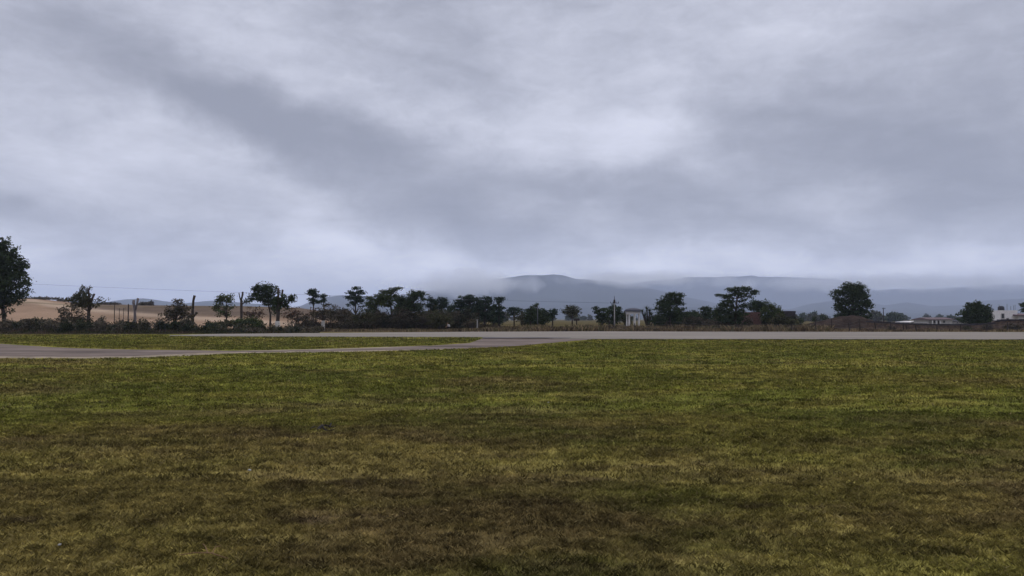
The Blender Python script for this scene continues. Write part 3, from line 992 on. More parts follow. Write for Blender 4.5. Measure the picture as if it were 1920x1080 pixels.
plant('broadleaf_tree', 'low bushy dome-shaped tree leaning over the stone wall', 'tree', 112,
      [(1832, 616, 2.0), (1831, 600, 1.6), (1829, 585, 1.2)],
      [(1818, 570, 5, 4, 0, .7), (1832, 569, 6, 4, 0, .9), (1824, 577, 13, 8), (1840, 578, 12, 7), (1812, 587, 10, 8), (1832, 589, 20, 9), (1850, 586, 8, 8), (1828, 600, 24, 8), (1797, 589, 4, 3, 0, .5), (1848, 598, 12, 8), (1834, 608, 18, 5)],
      G_DARK, dens=1.15)

small = [
    (1572, 592, 9, 3.5, 1.2, 'dark low bush on the bank crest left of the round tree trunk'),
    (1618, 596, 9, 3.5, 1.2, 'dark low bush on the bank slope right of the round tree trunk'),
    (1528, 597, 4, 3, 1.2, 'tiny dark shrub left of the leaning post near the bank'),
    (1543, 594, 4, 3.5, 1.2, 'small scraggly bush forked like a goblet beside the bank'),
    (1553, 597, 3, 3, 1.2, 'small round bush at the foot of the bank slope'),
    (1502, 599, 5, 3, 1.3, 'small dark bush just right of the block hut'),
]
for (X, r, rx, ry, t, lab) in small:
    plant('bush', lab, 'shrub', 112, [(X, 612, .7), (X, r + 2, .6)], [(X, r, rx, ry), (X, r + 5, rx * 1.1, 3.5, 0, .8)], G_DARK,
          group='small bushes by the bank', crown='foliage', leaf=.14, twig=5)

# brown scrub in the middle: each shrub its own thing
scrub = [
    (560, 596, 22, 13, G_BROWN, .35, 'thin leafless scrub right of the twin-column pollard'),
    (474, 586, 20, 14, G_RUST, .28, 'lacy rusty scrub between the slim pollard and tall airy tree'),
    (548, 584, 18, 14, G_RUST, .28, 'lacy rusty scrub touching the twin-column pollard on its right'),
    (620, 580, 20, 12, G_BROWN, .35, 'thin high scrub behind the whitewashed roadside trunk'),
    (592, 586, 18, 12, G_RUST, .3, 'lacy rusty scrub under the left pine of the pair'),
    (583, 603, 20, 10, G_BROWN, .5, 'brown bramble heap below the pine pair'),
    (635, 590, 24, 15, G_BROWN, .5, 'bare brown shrub right of the whitewashed roadside trunk'),
    (650, 606, 22, 10, G_BROWN, .7, 'dark low bramble left of the free-standing pine'),
    (684, 590, 22, 14, G_OLIVE, .6, 'olive shrub right of the free-standing pine trunk'),
    (694, 606, 20, 9, G_BROWN, .6, 'low rusty shrub under the windswept crown'),
    (716, 592, 20, 16, G_BROWN, .7, 'dense brown shrub below the windswept tree'),
    (754, 594, 22, 20, G_BROWN, 1.0, 'tall dark thicket at the foot of the squared tree'),
    (787, 592, 22, 18, G_OLIVE, .8, 'olive thicket under the slim pine'),
    (802, 598, 18, 17, G_BROWN, 1.0, 'brown-green thicket left of the crouching figure'),
    (825, 596, 22, 17, G_OLIVE, 1.0, 'full olive thicket behind the crouching figure'),
    (856, 596, 18, 16, G_BROWN, 1.0, 'brown thicket right of the crouching figure'),
    (884, 606, 16, 9, G_BROWN, .8, 'low brown shrub under the widest clump pine'),
]
for (X, r, rx, ry, c, d, lab) in scrub:
    D = random.uniform(99, 106)
    lob = [(X, r, rx * .8, ry * .8, 0, d), (X - rx * .5, r + ry * .45, rx * .6, ry * .55, 0, d), (X + rx * .5, r + ry * .4, rx * .6, ry * .6, 0, d)]
    plant('scrub_bush', lab, 'shrub', D, [(X, 616, 1.0), (X, r + ry * .4, .7)], lob, c, group='brown scrub below the pines',
          crown='foliage', twig=45, leaf=.15, dens=.8)
plant('broadleaf_shrub', 'rounded deep green shrub left of the twin-column pollard', 'shrub', 95,
      [(462, 617, 1.0), (462, 608, .8)], [(455, 604, 14, 6), (472, 603, 16, 7), (485, 609, 10, 5)], G_MID, crown='foliage', dens=1.1)
plant('broadleaf_shrub', 'low green shrub between the open bronze tree and slim pollard', 'shrub', 95,
      [(425, 617, 1.0), (425, 610, .8)], [(412, 608, 16, 5), (434, 606, 14, 6)], G_OLIVE, crown='foliage', dens=1.0)
# field hedge and lone bush far out on the stubble
for (X, r, rx, ry, lab) in ((283, 576, 3.5, 4, 'small round tree far out on the straw-coloured field'),
                            (272, 582, 11, 3, 'dark flat hedge beside the small round field tree'),
                            (80, 564, 28, 2.2, 'long dark hedge along the crest of the straw hill'),
                            (208, 577, 14, 2.2, 'dark brush below the grey shed on the hill'),
                            (120, 566, 14, 2.0, 'low dark brush on the crest behind the half-pruned tree')):
    D = 300
    xx = (X - 960) / F * D
    gz = float(height(xx, D))
    zc = max(at(X, r, D).z, gz + ry * D / F * .8)
    root = empty('field_bush', (xx, D, gz))
    tag(root, lab, 'bush')
    rw = HOR - (zc - H) / D * F
    V, Fc, c = leaves([(X, rw, rx, ry)], D, G_BROWN, leaf=.5, clump=1.0, dens=1.6, flat=.5)
    V[:, 2] = np.maximum(V[:, 2], gz)
    mesh_np('foliage', V, Fc, M['leaf'], root, col=c)
    MB().tube([(xx, D, gz - .3), (xx, D, zc)], [.15, .08], 5).build('stem', M['bark'], root)


# ------------------------------------------------------------------ verge vegetation (uncountable)
def strip(name, label, X0, X1, n, d0, d1, hfun, cols, w=0.05, lean=.8):
    X = rng.uniform(X0, X1, n)
    y = rng.uniform(d0, d1, n)
    x = (X - 960) / F * y
    h = hfun(X, y, x)
    cols = np.array(cols)
    pick = (fbm(x / 1.8 + 4, y / 2.5, 4) * 1.7 - 0.35 + rng.normal(0, .12, n)) * len(cols)
    c = cols[np.clip(pick.astype(int), 0, len(cols) - 1)] * rng.uniform(.6, 1.4, (n, 1))
    return blades(name, x, y, h, w * rng.uniform(.6, 1.6, n), c, label, lean, mat='leaf')


def mass(name, label, X0, X1, n, d0, d1, hfun, cols, leaf=.16):
    Vs, Fs, Cs, off = [], [], [], 0
    for i in range(n):
        X, D = random.uniform(X0, X1), random.uniform(d0, d1)
        x = (X - 960) / F * D
        hh = float(hfun(X, x, D))
        rw = HOR - (hh * .5 - H) / D * F
        c_ = cols[int(np.clip((float(fbm(np.array(x / 2.4), np.array(D / 3), 3)) * 1.8 - .4 + random.gauss(0, .15)) * len(cols), 0, len(cols) - 1))]
        V, Fc, c = leaves([(X, rw, random.uniform(5, 11), hh * .5 / D * F)], D, c_, leaf=leaf, clump=.36, dens=.8, flat=.8)
        V[:, 2] = np.maximum(V[:, 2], rng.uniform(0, .05))
        Vs.append(V); Fs.append(Fc + off); Cs.append(c); off += len(V)
    return mesh_np(name, np.vstack(Vs), np.vstack(Fs), M['leaf'], None, col=np.vstack(Cs))


o = mass('weeds', '', -260, 600, 240, 84, 97,
         lambda X, x, D: (.25 + 1.75 * float(fbm(np.array(x / 2.2), np.array(D / 3), 3))) * np.interp(X, [-260, 330, 420, 600], [1, 1, .7, .4]),
         [(.026, .032, .017), (.044, .047, .025), (.068, .062, .040), (.100, .084, .060)])
tag(o, 'dark tangled weeds and brambles left along the turf edge', None, None, 'stuff')
strip('tall_grass', 'ragged grass stems at the front of the weeds on the left', -260, 600, 22000, 79, 93,
      lambda X, y, x: (0.10 + 0.7 * fbm(x / 2.2, y / 3, 4)) * sstep(79, 85, y) * np.interp(X, [-260, 330, 420, 600], [1, 1, .75, .45]) * rng.uniform(.5, 1.15, len(X)),
      [(.030, .033, .018), (.060, .058, .028), (.062, .045, .032), (.085, .06, .04)], w=.08)
o = mass('brushwood', '', 640, 900, 100, 104, 112, lambda X, x, D: .7 + 2.9 * float(fbm(np.array(x / 3), np.array(D / 3), 3)),
         [(.036, .038, .022), (.055, .050, .030), (.078, .062, .042)])
tag(o, 'dense dark brushwood filling the gaps below the pines in the middle', None, None, 'stuff')
o = mass('thicket', '', 1235, 1500, 80, 106, 114, lambda X, x, D: .9 + 1.3 * float(fbm(np.array(x / 3), np.array(D / 3), 3)),
         [(.034, .038, .022), (.050, .047, .028), (.072, .058, .040)])
tag(o, 'low dark thicket along the foot of the trees right of the rotunda', None, None, 'stuff')
strip('verge_grass', 'low brown grass on the far verge of the road', 380, 1560, 44000, 93.5, 108,
      lambda X, y, x: (0.15 + 0.95 * fbm(x / 1.6, y / 2, 4)) * rng.uniform(.5, 1.2, len(X)) * np.interp(X, [380, 860, 1000], [.45, .45, 1.0]),
      [(.055, .044, .030), (.130, .092, .054), (.25, .185, .105), (.12, .105, .055), (.170, .118, .070)], w=.07)
strip('dry_grass', 'dry red-brown grass at the foot of bank and wall', 1500, 2200, 16000, 93.5, 105,
      lambda X, y, x: (0.08 + 0.4 * fbm(x / 1.6, y / 2, 4)) * rng.uniform(.5, 1.2, len(X)),
      [(.07, .05, .036), (.15, .105, .062), (.26, .19, .105), (.12, .10, .055)], w=.07)
strip('undergrowth', 'dark undergrowth below the tree line', 560, 1500, 22000, 104, 120,
      lambda X, y, x: (0.25 + 0.9 * fbm(x / 2.6, y / 3, 4)) * rng.uniform(.5, 1.2, len(X)) * np.interp(X, [560, 870, 960, 1240, 1300], [1.3, 1.2, .5, .6, 1]),
      [(.035, .032, .020), (.055, .045, .028), (.085, .060, .038)], w=.12)
# far-off wood along the foot of the mountains
fx = []
for i in range(150):
    X = random.uniform(620, 2050)
    D = random.uniform(420, 900)
    fx.append((X, D))
Vs, Fs, Cs, off = [], [], [], 0
for (X, D) in fx:
    hh = random.uniform(2.5, 6)
    rw = HOR - (hh * .5 - H) / D * F
    V, Fc, c = leaves([(X, rw, random.uniform(4, 12) * 400 / D * 1.5, hh * .5 / D * F)], D, G_OLIVE if random.random() < .5 else G_DARK, leaf=1.0, clump=1.6, dens=.9)
    V[:, 2] = np.maximum(V[:, 2], 0)
    Vs.append(V); Fs.append(Fc + off); Cs.append(c); off += len(V)
o = mesh_np('distant_wood', np.vstack(Vs), np.vstack(Fs), M['leaf'], None, col=np.vstack(Cs))
tag(o, 'far-off low belt of trees at the foot of the mountains', None, None, 'stuff')

# ------------------------------------------------------------------ rotunda
def rotunda():
    D = 112
    k = D / F
    c = Vector(((1187 - 960) / F * D, D, 0))
    root = empty('garden_rotunda', c)
    tag(root, 'small open white rotunda of columns under a shallow dark dome', 'rotunda')
    R = 11.8 * k
    zt = at(1187, 588.5, D).z
    z1 = at(1187, 584, D).z
    z2 = at(1187, 577.5, D).z
    MB().lathe((c.x, c.y, -0.1), [(R * 1.35, 0), (R * 1.35, .25), (R * 1.2, .251), (R * 1.2, .4)], 32).build('plinth', M['concrete'], root)
    for i in range(7):
        a = 2 * math.pi * i / 7 + 0.35
        p = (c.x + R * math.cos(a), c.y + R * math.sin(a), 0.3)
        r = .10
        MB().lathe(p, [(r * 1.5, 0), (r * 1.5, .10), (r * 1.12, .14), (r, .9), (r * .85, zt - .52), (r * 1.3, zt - .46), (r * 1.4, zt - .301)], 14).build('column', M['white'], root)
    MB().lathe((c.x, c.y, 0), [(R * .80, zt), (R * 1.13, zt), (R * 1.13, zt + (z1 - zt) * .6), (R * 1.22, zt + (z1 - zt) * .7), (R * 1.22, z1)], 32).build('entablature', M['white'], root)
    hh = z2 - z1
    prof = [(R * 1.38, 0.002)] + [(R * 1.38 * math.cos(t), .08 + hh * .85 * math.sin(t)) for t in np.linspace(0, 1.45, 9)]
    dm = MB().lathe((c.x, c.y, z1), prof, 32).build('dome', M['slate'], root, smooth=False)
    MB().lathe((c.x, c.y, z1 + hh * .9), [(.10, 0), (.16, .12), (.05, .3)], 10).build('finial', M['slate'], dm) if False else None


rotunda()


# ------------------------------------------------------------------ poles, wires
def pole(name, label, X, D, top, r, arms=(), mat='concrete', cap=None, tip=None):
    x = (X - 960) / F * D
    z = at(X, top, D).z
    gz = float(height(x, D))
    root = empty(name, (x, D, gz))
    tag(root, label, 'pole')
    MB().tube([(x, D, gz - .3), (x, D, z)], [r, r * .6], 10).build('mast', M[mat], root, smooth=True)
    for (row, hw) in arms:
        za = at(X, row, D).z
        arm = MB().box((x, D - r - .05, za), (hw * 2 * D / F, .05, .05)).build('crossarm', M['wood'], root)
        for s in (-.9, -.35, .35, .9):
            MB().lathe((x + s * hw * D / F, D - r - .05, za + .05), [(.03, 0), (.05, .05), (.05, .12), (.03, .16)], 8).build('insulator', M['tank'], arm)
    if tip:
        zt_ = at(X, tip, D).z
        MB().tube([(x, D, z), (x, D, z + (zt_ - z) * .45), (x, D, z + (zt_ - z) * .5), (x, D, zt_)], [.13, .12, .04, .025], 8).build('mast_head', M['wood'], root)
    if cap:
        za = at(X, cap[0], D).z
        zb = at(X, cap[1], D).z
        MB().lathe((x, D - .28, zb), [(.16, 0), (.18, .05), (.18, za - zb - .05), (.14, za - zb)], 12).build('transformer', M['steel'], root)
    return root


pole('utility_pole', 'pale utility pole with crossarms left of the white rotunda', 1152, 102, 568, .10, [(568.5, 8)], tip=555)
pole('utility_pole', 'thin dark pole with a short crossarm between bank tree and houses', 1656, 170, 577, .13, [(579, 3)], mat='wood')
pole('thin_pole', 'thin grey pole among the conifers left of the lone round tree', 1008, 106, 572, .06, mat='steel')


def wire(name, label, pts, r=.012):
    mb = MB().tube(pts, r, 5)
    o = mb.build(name, M['steel'])
    tag(o, label, 'cable')


A = at(-420, 508, 118)
B = at(1143, 568.2, 101.8)
pts = []
for i in range(41):
    t = i / 40
    p = A.lerp(B, t)
    p.z -= 4 * 0.55 * t * (1 - t)
    pts.append(p)
wire('power_cable', 'thin sagging cable crossing the sky from the left to the utility pole', pts)
pole('utility_pole', 'utility pole beyond the left edge carrying the cable', -420, 118.25, 503, .15, [(507.5, 12)])


# ------------------------------------------------------------------ fences
def fence(name, label, posts, wires, wr=.008):
    """posts: (X, row_base, row_top, radius m, D, lean in photo pixels)"""
    X, rb, rt, r, D, ln = posts[0]
    x0 = (X - 960) / F * D
    root = empty(name, (x0, D, float(height(x0, D))))
    tag(root, label, 'fence')
    tops = []
    for (X, rb, rt, r, D, ln) in posts:
        x = (X - 960) / F * D
        gz = float(height(x, D))
        t = at(X + ln, rt, D)
        b = Vector((x, D, gz - .15))
        MB().tube([b, b.lerp(t, .5), t], [r, r * .95, r * .85], 7, .08).build('post', M['wood'], root)
        tops.append((b + Vector((0, 0, .15)), t))
    mb = MB()
    for f_ in wires:
        for i in range(len(tops) - 1):
            p = tops[i][0].lerp(tops[i][1], f_)
            q = tops[i + 1][0].lerp(tops[i + 1][1], f_)
            m_ = p.lerp(q, .5) - Vector((0, 0, .05))
            mb.tube([p, m_, q], wr, 4)
    mb.build('wire', M['steel'], root)


rp = [(1142, 600), (1190, 606), (1250, 601), (1300, 605), (1349, 609), (1391, 608), (1438, 607), (1484, 608), (1528, 600), (1556, 597), (1593, 606), (1612, 598), (1642, 604), (1669, 605), (1693, 606), (1699, 609), (1718, 606), (1756, 609), (1800, 608), (1850, 608), (1888, 604), (1930, 604)]
lean = {1556: 0, 1593: -2, 1642: -2, 1718: -3, 1528: 1}
fence('post_fence', 'long wire fence of dark leaning posts beyond the road', [(X + (3 if X == 1556 else 0), 620, t, .075 if X > 1500 else .06, 94.5 + random.uniform(-.3, .3), lean.get(X, random.uniform(-1, 1))) for X, t in rp], (.35, .65, .92))
fence('tall_fence', 'short run of tall thin posts on the left in the straw field', [(215, 612, 571, .05, 93, 0), (224, 612, 578, .035, 94, 0), (232, 612, 577, .035, 94, 0), (241, 612, 570, .07, 93, 0)], (.55, .75, .95))
for (X, top, D, lab, m_) in ((895, 600, 97, 'pale grey stub post in the grass under the pine clump', 'concrete'),
                             (1081, 600, 97, 'dark sign-like post below the lone round tree', 'wood'),
                             (263, 599, 92, 'short dark post in the weeds right of the Y-shaped stump', 'wood'),
                             (62, 598, 92, 'short dark post in the weeds right of the tallest tree', 'wood')):
    x = (X - 960) / F * D
    root = empty('marker_post', (x, D, 0))
    tag(root, lab, 'post')
    z = at(X, top, D).z
    MB().tube([(x, D, -.2), (x, D, z)], [.09, .08], 8, .05).build('shaft', M[m_], root)
    if X == 1081:
        MB().box((x, D - .12, z + .05), (.75, .05, .28)).build('board', M['wood'], root)
    else:
        MB().box((x, D, z + .03), (.24, .24, .06)).build('cap', M[m_], root)


# ------------------------------------------------------------------ bank and wall
def ridge(name, label, xs, rows, D, thick, mat, kind=None, cat=None, rough=.12, nx=160, steep=1.0, step=0):
    """a long heap or wall: crest traced along the photograph, real thickness"""
    prof = [(-1.0, 0.0), (-.75, .35 * steep), (-.45, .78), (-.2, .97), (0, 1), (.3, .93), (.7, .4), (1.0, 0)]
    if steep > 1.5:
        prof = [(-1.0, -.1), (-.95, .45), (-.9, .98), (0, 1.0), (.9, .98), (.95, .45), (1.0, -.1)]
    X = np.linspace(xs[0], xs[-1], nx)
    R = np.interp(X, xs, rows)
    V = []
    for i in range(nx):
        x = (X[i] - 960) / F * D
        zc = H + (HOR - R[i]) / F * D
        zc += (float(fbm(np.array(x / 1.5), np.array(3.0), 4)) - .5) * rough * 1.5
        for (u, h) in prof:
            y = D + u * thick
            j = (float(fbm(np.array(x / .9 + 5 * u), np.array(u * 3.0 + 7), 4)) - .5) * rough * 2
            V.append((x + j * .5, y + j, max(zc, .02) * h + (j * .5 if 0 < h < 1 else 0) - (.1 if h <= 0 else 0)))
    m_ = len(prof)
    Fc = []
    for i in range(nx - 1):
        for q in range(m_ - 1):
            a = i * m_ + q
            Fc.append([a, a + m_, a + m_ + 1, a + 1])
    Fc.append(list(range(m_)))
    Fc.append([(nx - 1) * m_ + q for q in range(m_)][::-1])
    return X, R, V, Fc


X_, R_, V_, F_ = ridge('bank', '', [1490, 1520, 1545, 1572, 1596, 1618, 1642, 1670], [614, 606, 600, 594, 591.5, 595.5, 603.5, 610], 110, 2.6, 'earth', rough=.25)
o = mesh_np('earth_bank', np.array(V_), F_, M['earth'])
tag(o, 'reddish earth bank under the large round tree', None, None, 'structure')
# stone wall
wall = empty('stone_wall', ((1640 - 960) / F * 104, 104, 0))
tag(wall, 'long brown field-stone wall with dark capping at the right', 'wall')
xs_, rs_ = [1625, 1640, 1700, 1750, 1800, 1850, 1862, 1872, 1920, 2300], [604, 604.5, 608, 609.5, 609.5, 608, 603, 601, 600.5, 600]
X_, R_, V_, F_ = ridge('w', '', xs_, rs_, 104, .3, 'stone', steep=2, rough=.10, nx=240)
mesh_np('wall', np.array(V_), F_, M['stone'], wall)
cp = MB()
for i in range(0, 239, 3):
    x, x2 = [(X_[q] - 960) / F * 104 for q in (i, min(i + 3, 239))]
    z = H + (HOR - R_[i]) / F * 104
    cp.box(((x + x2) / 2, 104 + random.uniform(-.03, .03), z + .06), (x2 - x + random.uniform(-.05, .04), .75, .17 + random.uniform(0, .08)), random.uniform(-.04, .04))
cp.build('capping', M['block'], wall)
# bushes along the wall foot
for (X, r, rx, ry, lab) in ((1813, 616, 7, 4, 'dark low bush at the wall foot below the dome-shaped tree'), (1851, 614, 9, 5, 'rusty low bush at the wall foot right of the dome-shaped tree'),
                            (1898, 613, 14, 5, 'rusty low bush at the wall foot below the white house'), (1671, 616, 8, 3, 'brown low bush at the wall foot under the thin dark pole'),
                            (1312, 616, 12, 4.5, 'dark low bush on the verge below the low thicket'), (1345, 616, 13, 4.5, 'dark low bush on the verge below the mushroom-topped pine'),
                            (1374, 616, 13, 5, 'rounded brown bush on the verge below the umbrella tree')):
    plant('verge_bush', lab, 'shrub', 98, [(X, 621, .8), (X, r, .6)], [(X, r, rx, ry), (X + 3, r + 2, rx * .8, ry * .8)],
          G_BROWN if 'rusty' in lab or 'brown' in lab else G_OLIVE, group='low bushes on the verge', crown='foliage', leaf=.13, clump=.3, twig=8)


# ------------------------------------------------------------------ buildings
def house(name, label, X0, X1, rtop, D, depth, wallmat, roof=None, windows=(), doors=(), base=0.0, extra=None, cat='house'):
    """a box house between two columns of the photograph; roof: None (flat parapet) or (row of the ridge, material, overhang)"""
    k = D / F
    xa, xb = (X0 - 960) * k, (X1 - 960) * k
    gz = float(height((xa + xb) / 2, D))
    zt = at(X0, rtop, D).z
    root = empty(name, ((xa + xb) / 2, D, gz))
    tag(root, label, cat)
    w = xb - xa
    xc = (xa + xb) / 2
    wl = MB().box((xc, D + depth / 2, (gz - .3 + zt) / 2), (w, depth, zt - gz + .3))
    wl.build('wall', M[wallmat], root)
    if roof is None:
        pm = MB()
        for (cx, cy, sx, sy) in ((xc, D + .08, w + .1, .22), (xc, D + depth - .08, w + .1, .22), (xa + .08, D + depth / 2, .22, depth - .30), (xb - .08, D + depth / 2, .22, depth - .30)):
            pm.box((cx, cy, zt + .14), (sx, sy, .30))
        pm.build('parapet', M[wallmat], root)
    else:
        rr, rm, oh = roof
        zr = at(X0, rr, D).z
        a, b, c, d = xa - oh, xb + oh, D - oh, D + depth + oh
        MB().poly([(a, c, zt + .003), (b, c, zt + .003), (b, d, zt + .003), (a, d, zt + .003), (a, c, zt + .12), (b, c, zt + .12), (b, d, zt + .12), (a, d, zt + .12), (a + .2, (c + d) / 2, zr), (b - .2, (c + d) / 2, zr)],
                  [[0, 3, 2, 1], [0, 1, 5, 4], [2, 3, 7, 6], [1, 2, 6, 9, 5], [3, 0, 4, 8, 7], [4, 5, 9, 8], [6, 7, 8, 9]]).build('roof', M[rm], root)
    for (X, rt, rb, hw) in windows:
        p, q = at(X, rt, D), at(X, rb, D)
        fr = MB()
        zc, hh = (p.z + q.z) / 2, p.z - q.z
        ww = 2 * hw * k
        for (cx, cz, sx, sz) in ((p.x, p.z + .04, ww + .24, .1), (p.x, q.z - .04, ww + .24, .1), (p.x - ww / 2 - .06, zc, .1, hh), (p.x + ww / 2 + .06, zc, .1, hh)):
            fr.box((cx, D - .03, cz), (sx, .12, sz))
        wo_ = fr.build('window', M['concrete'], root)
        MB().box((p.x, D - .004, zc), (ww, .06, hh)).build('pane', M['glass'], wo_)
    for (X, rt, hw) in doors:
        p = at(X, rt, D)
        MB().box((p.x, D - .02, (p.z + gz) / 2), (2 * hw * k, .1, p.z - gz)).build('door', M['wood'], root)
    if extra:
        extra(root, k, gz, zt, D)
    return root


house('white_shed', 'low bright white shed roof showing over the wall', 1704, 1726, 604.5, 240, 8, 'white', roof=(602, 'white', .3), cat='shed', windows=[(1710, 605.3, 608, 1)])


def ex1(root, k, gz, zt, D):
    x = (1746 - 960) * k
    MB().box((x, D - 1.2, gz + (zt - gz) * .97), (16 * k, 2.6, .14)).build('porch_roof', M['tile'], root)
    for dx in (-7, 0, 7):
        MB().box((x + dx * k, D - 2.3, gz + (zt - gz) * .47), (.18, .18, (zt - gz) * .94)).build('porch_post', M['white'], root)


house('farmhouse', 'long low pale house with dull red roof beyond the wall', 1741, 1785, 599.6, 210, 8, 'cream', roof=(595, 'tile', .5), windows=[(1752, 601.5, 605, 1.6), (1770, 601.5, 605, 1.6)], doors=[(1760, 601, 1.5)], extra=ex1)
house('outbuilding', 'low grey outbuilding between the farmhouse and dome-shaped tree', 1786, 1812, 602.5, 215, 6, 'concrete', roof=(600.5, 'slate', .3), cat='outbuilding', windows=[(1795, 604, 606, 1.2)])
house('outbuilding', 'small grey lean-to between the white shed and farmhouse', 1727, 1740, 603.8, 215, 5, 'concrete', roof=(602.6, 'concrete', .2), cat='outbuilding', doors=[(1733, 604.8, 1)])


def ex2(root, k, gz, zt, D):
    for X in (1876, 1885, 1891, 1898, 1903, 1906):
        x = (X - 960) * k
        h = random.uniform(.7, 1.3)
        MB().tube([(x, D + .5, zt), (x + .02, D + .5, zt + .28 + h)], .035, 5).build('rebar', M['steel'], root)
    x = (1892 - 960) * k
    MB().lathe((x, D + 2.5, zt), [(.55, 0), (.6, .1), (.6, .9), (.4, 1.15), (.2, 1.2)], 16).build('water_tank', M['tank'], root)


house('white_house', 'two-storey white flat-roofed house with one dark window at right edge', 1874, 1907, 584.5, 150, 7, 'white', windows=[(1880, 588.6, 596.5, 1.9), (1889, 597, 601, 1.6)], extra=ex2)
house('annexe', 'low pale annexe with dull roof right of the white house', 1908, 1960, 592, 149, 6, 'cream', roof=(587.5, 'tile', .4), cat='house', windows=[(1935, 594, 598, 2)])
house('block_hut', 'square dark flat-roofed block hut among shrubs', 1472, 1491, 586.8, 109, 2.5, 'block', cat='hut')
house('brick_ruin', 'low roofless red brick ruin beside the umbrella tree', 1400, 1427, 589, 107, 3, 'brick', cat='ruin')
house('hill_shed', 'long grey shed on the crest of the straw hill', 184, 204, 568.5, 345, 6, 'block', roof=(566.8, 'slate', .3), windows=[(190, 570, 572, .9)], cat='shed')

# tree crown at the right edge, behind the houses
plant('pine_tree', 'dark pine crown rising at the right edge above the annexe', 'tree', 165,
      [(1925, 600, 1.3), (1924, 585, 1.1), (1922, 575, .8)], [(1920, 572, 7, 4), (1928, 575, 8, 5), (1924, 581, 9, 4, 0, .6)], G_DARK, leaf=.22)


# ------------------------------------------------------------------ crouching person in pale top
def person():
    D = 97.0
    k = 1.0
    x0 = (842 - 960) / F * D
    root = empty('person', (x0, D, 0))
    tag(root, 'crouching person in a pale top and dark trousers at the scrub edge', 'person')

    def skin(name, chain, mat, parent):
        """chain: list of paths [(x,y,z,r)...] grown as one skinned body; first vertex of each later path joins vertex index"""
        me = bpy.data.meshes.new(name)
        vs, es, rs = [], [], []
        for (join, path) in chain:
            prev = join
            for (x, y, z, r) in path:
                vs.append((x, y, z)); rs.append(r)
                if prev is not None:
                    es.append((prev, len(vs) - 1))
                prev = len(vs) - 1
        me.from_pydata(vs, es, [])
        me.materials.append(mat)
        o_ = bpy.data.objects.new(name, me)
        COL.objects.link(o_)
        o_.parent = parent
        md = o_.modifiers.new('skin', 'SKIN')
        for i, r in enumerate(rs):
            me.skin_vertices[0].data[i].radius = (r, r)
        me.skin_vertices[0].data[0].use_root = True
        o_.modifiers.new('sub', 'SUBSURF').levels = 1
        return o_

    body = skin('body', [
        (None, [(0.12, 0, .42, .14)]),
        (0, [(.04, 0, .60, .13), (-.06, 0, .78, .15), (-.12, 0, .86, .13), (-.17, -.02, .93, .055), (-.22, -.03, 1.02, .095), (-.24, -.03, 1.10, .085)]),
        (0, [(.02, -.12, .50, .095), (-.26, -.16, .52, .075), (-.20, -.15, .28, .055), (-.12, -.14, .06, .045), (-.26, -.16, .04, .035)]),
        (0, [(.02, .12, .50, .095), (-.24, .16, .50, .075), (-.16, .15, .26, .055), (-.06, .14, .06, .045), (-.2, .16, .04, .035)]),
        (3, [(-.12, -.19, .84, .06), (-.26, -.24, .66, .042), (-.42, -.18, .56, .032), (-.50, -.15, .53, .03)]),
        (3, [(-.12, .19, .84, .06), (-.24, .24, .64, .042), (-.40, .18, .52, .032), (-.48, .15, .50, .03)]),
    ], material('skin', (.25, .15, .10), n_amt=.1), root)
    skin('shirt', [(None, [(.07, 0, .52, .155)]), (0, [(.02, 0, .63, .155), (-.06, 0, .78, .175), (-.115, 0, .86, .15)]),
                   (3, [(-.12, -.19, .84, .08), (-.19, -.22, .74, .065)]), (3, [(-.12, .19, .84, .08), (-.19, .22, .74, .065)])], M['cloth'], body)
    skin('trousers', [(None, [(.12, 0, .42, .165)]), (0, [(.02, -.12, .50, .115), (-.26, -.16, .52, .09), (-.20, -.15, .28, .07), (-.14, -.14, .12, .06)]),
                      (0, [(.02, .12, .50, .115), (-.24, .16, .50, .09), (-.16, .15, .26, .07), (-.08, .14, .12, .06)])], M['dark_cloth'], body)
    skin('hair', [(None, [(-.20, -.03, 1.08, .085)]), (0, [(-.21, -.03, 1.15, .07)])], M['dark_cloth'], body)


person()


# ------------------------------------------------------------------ small things on the turf
def debris():
    c = gnd(607, 806)
    c.z = float(height(c.x, c.y))
    root = empty('burnt_branch', c)
    tag(root, 'charred broken branch lying on the turf in the foreground', 'branch')
    mb = MB()
    k = c.y / F

    def P(X, r, z=.02):
        p = gnd(X, r)
        p.z = float(height(p.x, p.y)) + z
        return p
    mb.tube([P(597, 809), P(603, 804, .05), P(610, 803, .045), P(622, 804, .03), P(630, 804, .02)], [.012, .02, .018, .016, .010], 7, .25)
    mb.build('limb', M['char'], root)
    for a in ([(605, 804, .05), (607, 808, .03), (614, 811, .02)], [(612, 811, .02), (620, 810, .02), (630, 808, .03)], [(581, 807, .02), (589, 804, .03), (597, 803, .02)], [(599, 803, .03), (595, 809, .02)], [(618, 805, .03), (621, 799, .05)]):
        MB().tube([P(*q) for q in a], [.012, .010, .006][:len(a)], 6, .25).build('twig', M['char'], root)


debris()
def stick():
    a = gnd(395, 1041)
    a.z = float(height(a.x, a.y))
    root = empty('dry_stalk', a)
    tag(root, 'orange-brown dried stalk with side stems near the bottom left', 'stalk')
    def Q(X, r, z):
        p = gnd(X, r)
        p.z = float(height(p.x, p.y)) + z
        return p
    MB().tube([Q(335, 1042, .035), Q(365, 1042, .05), Q(395, 1041, .045), Q(428, 1047, .03)], [.003, .004, .005, .002], 6).build('stem', M['dry_stem'], root)
    for q in ([(390, 1041, .045), (384, 1032, .06), (380, 1026, .05)], [(398, 1042, .045), (404, 1034, .06), (414, 1030, .05)]):
        MB().tube([Q(*t_) for t_ in q], [.004, .003, .002][:len(q)], 5).build('side_stem', M['dry_stem'], root)


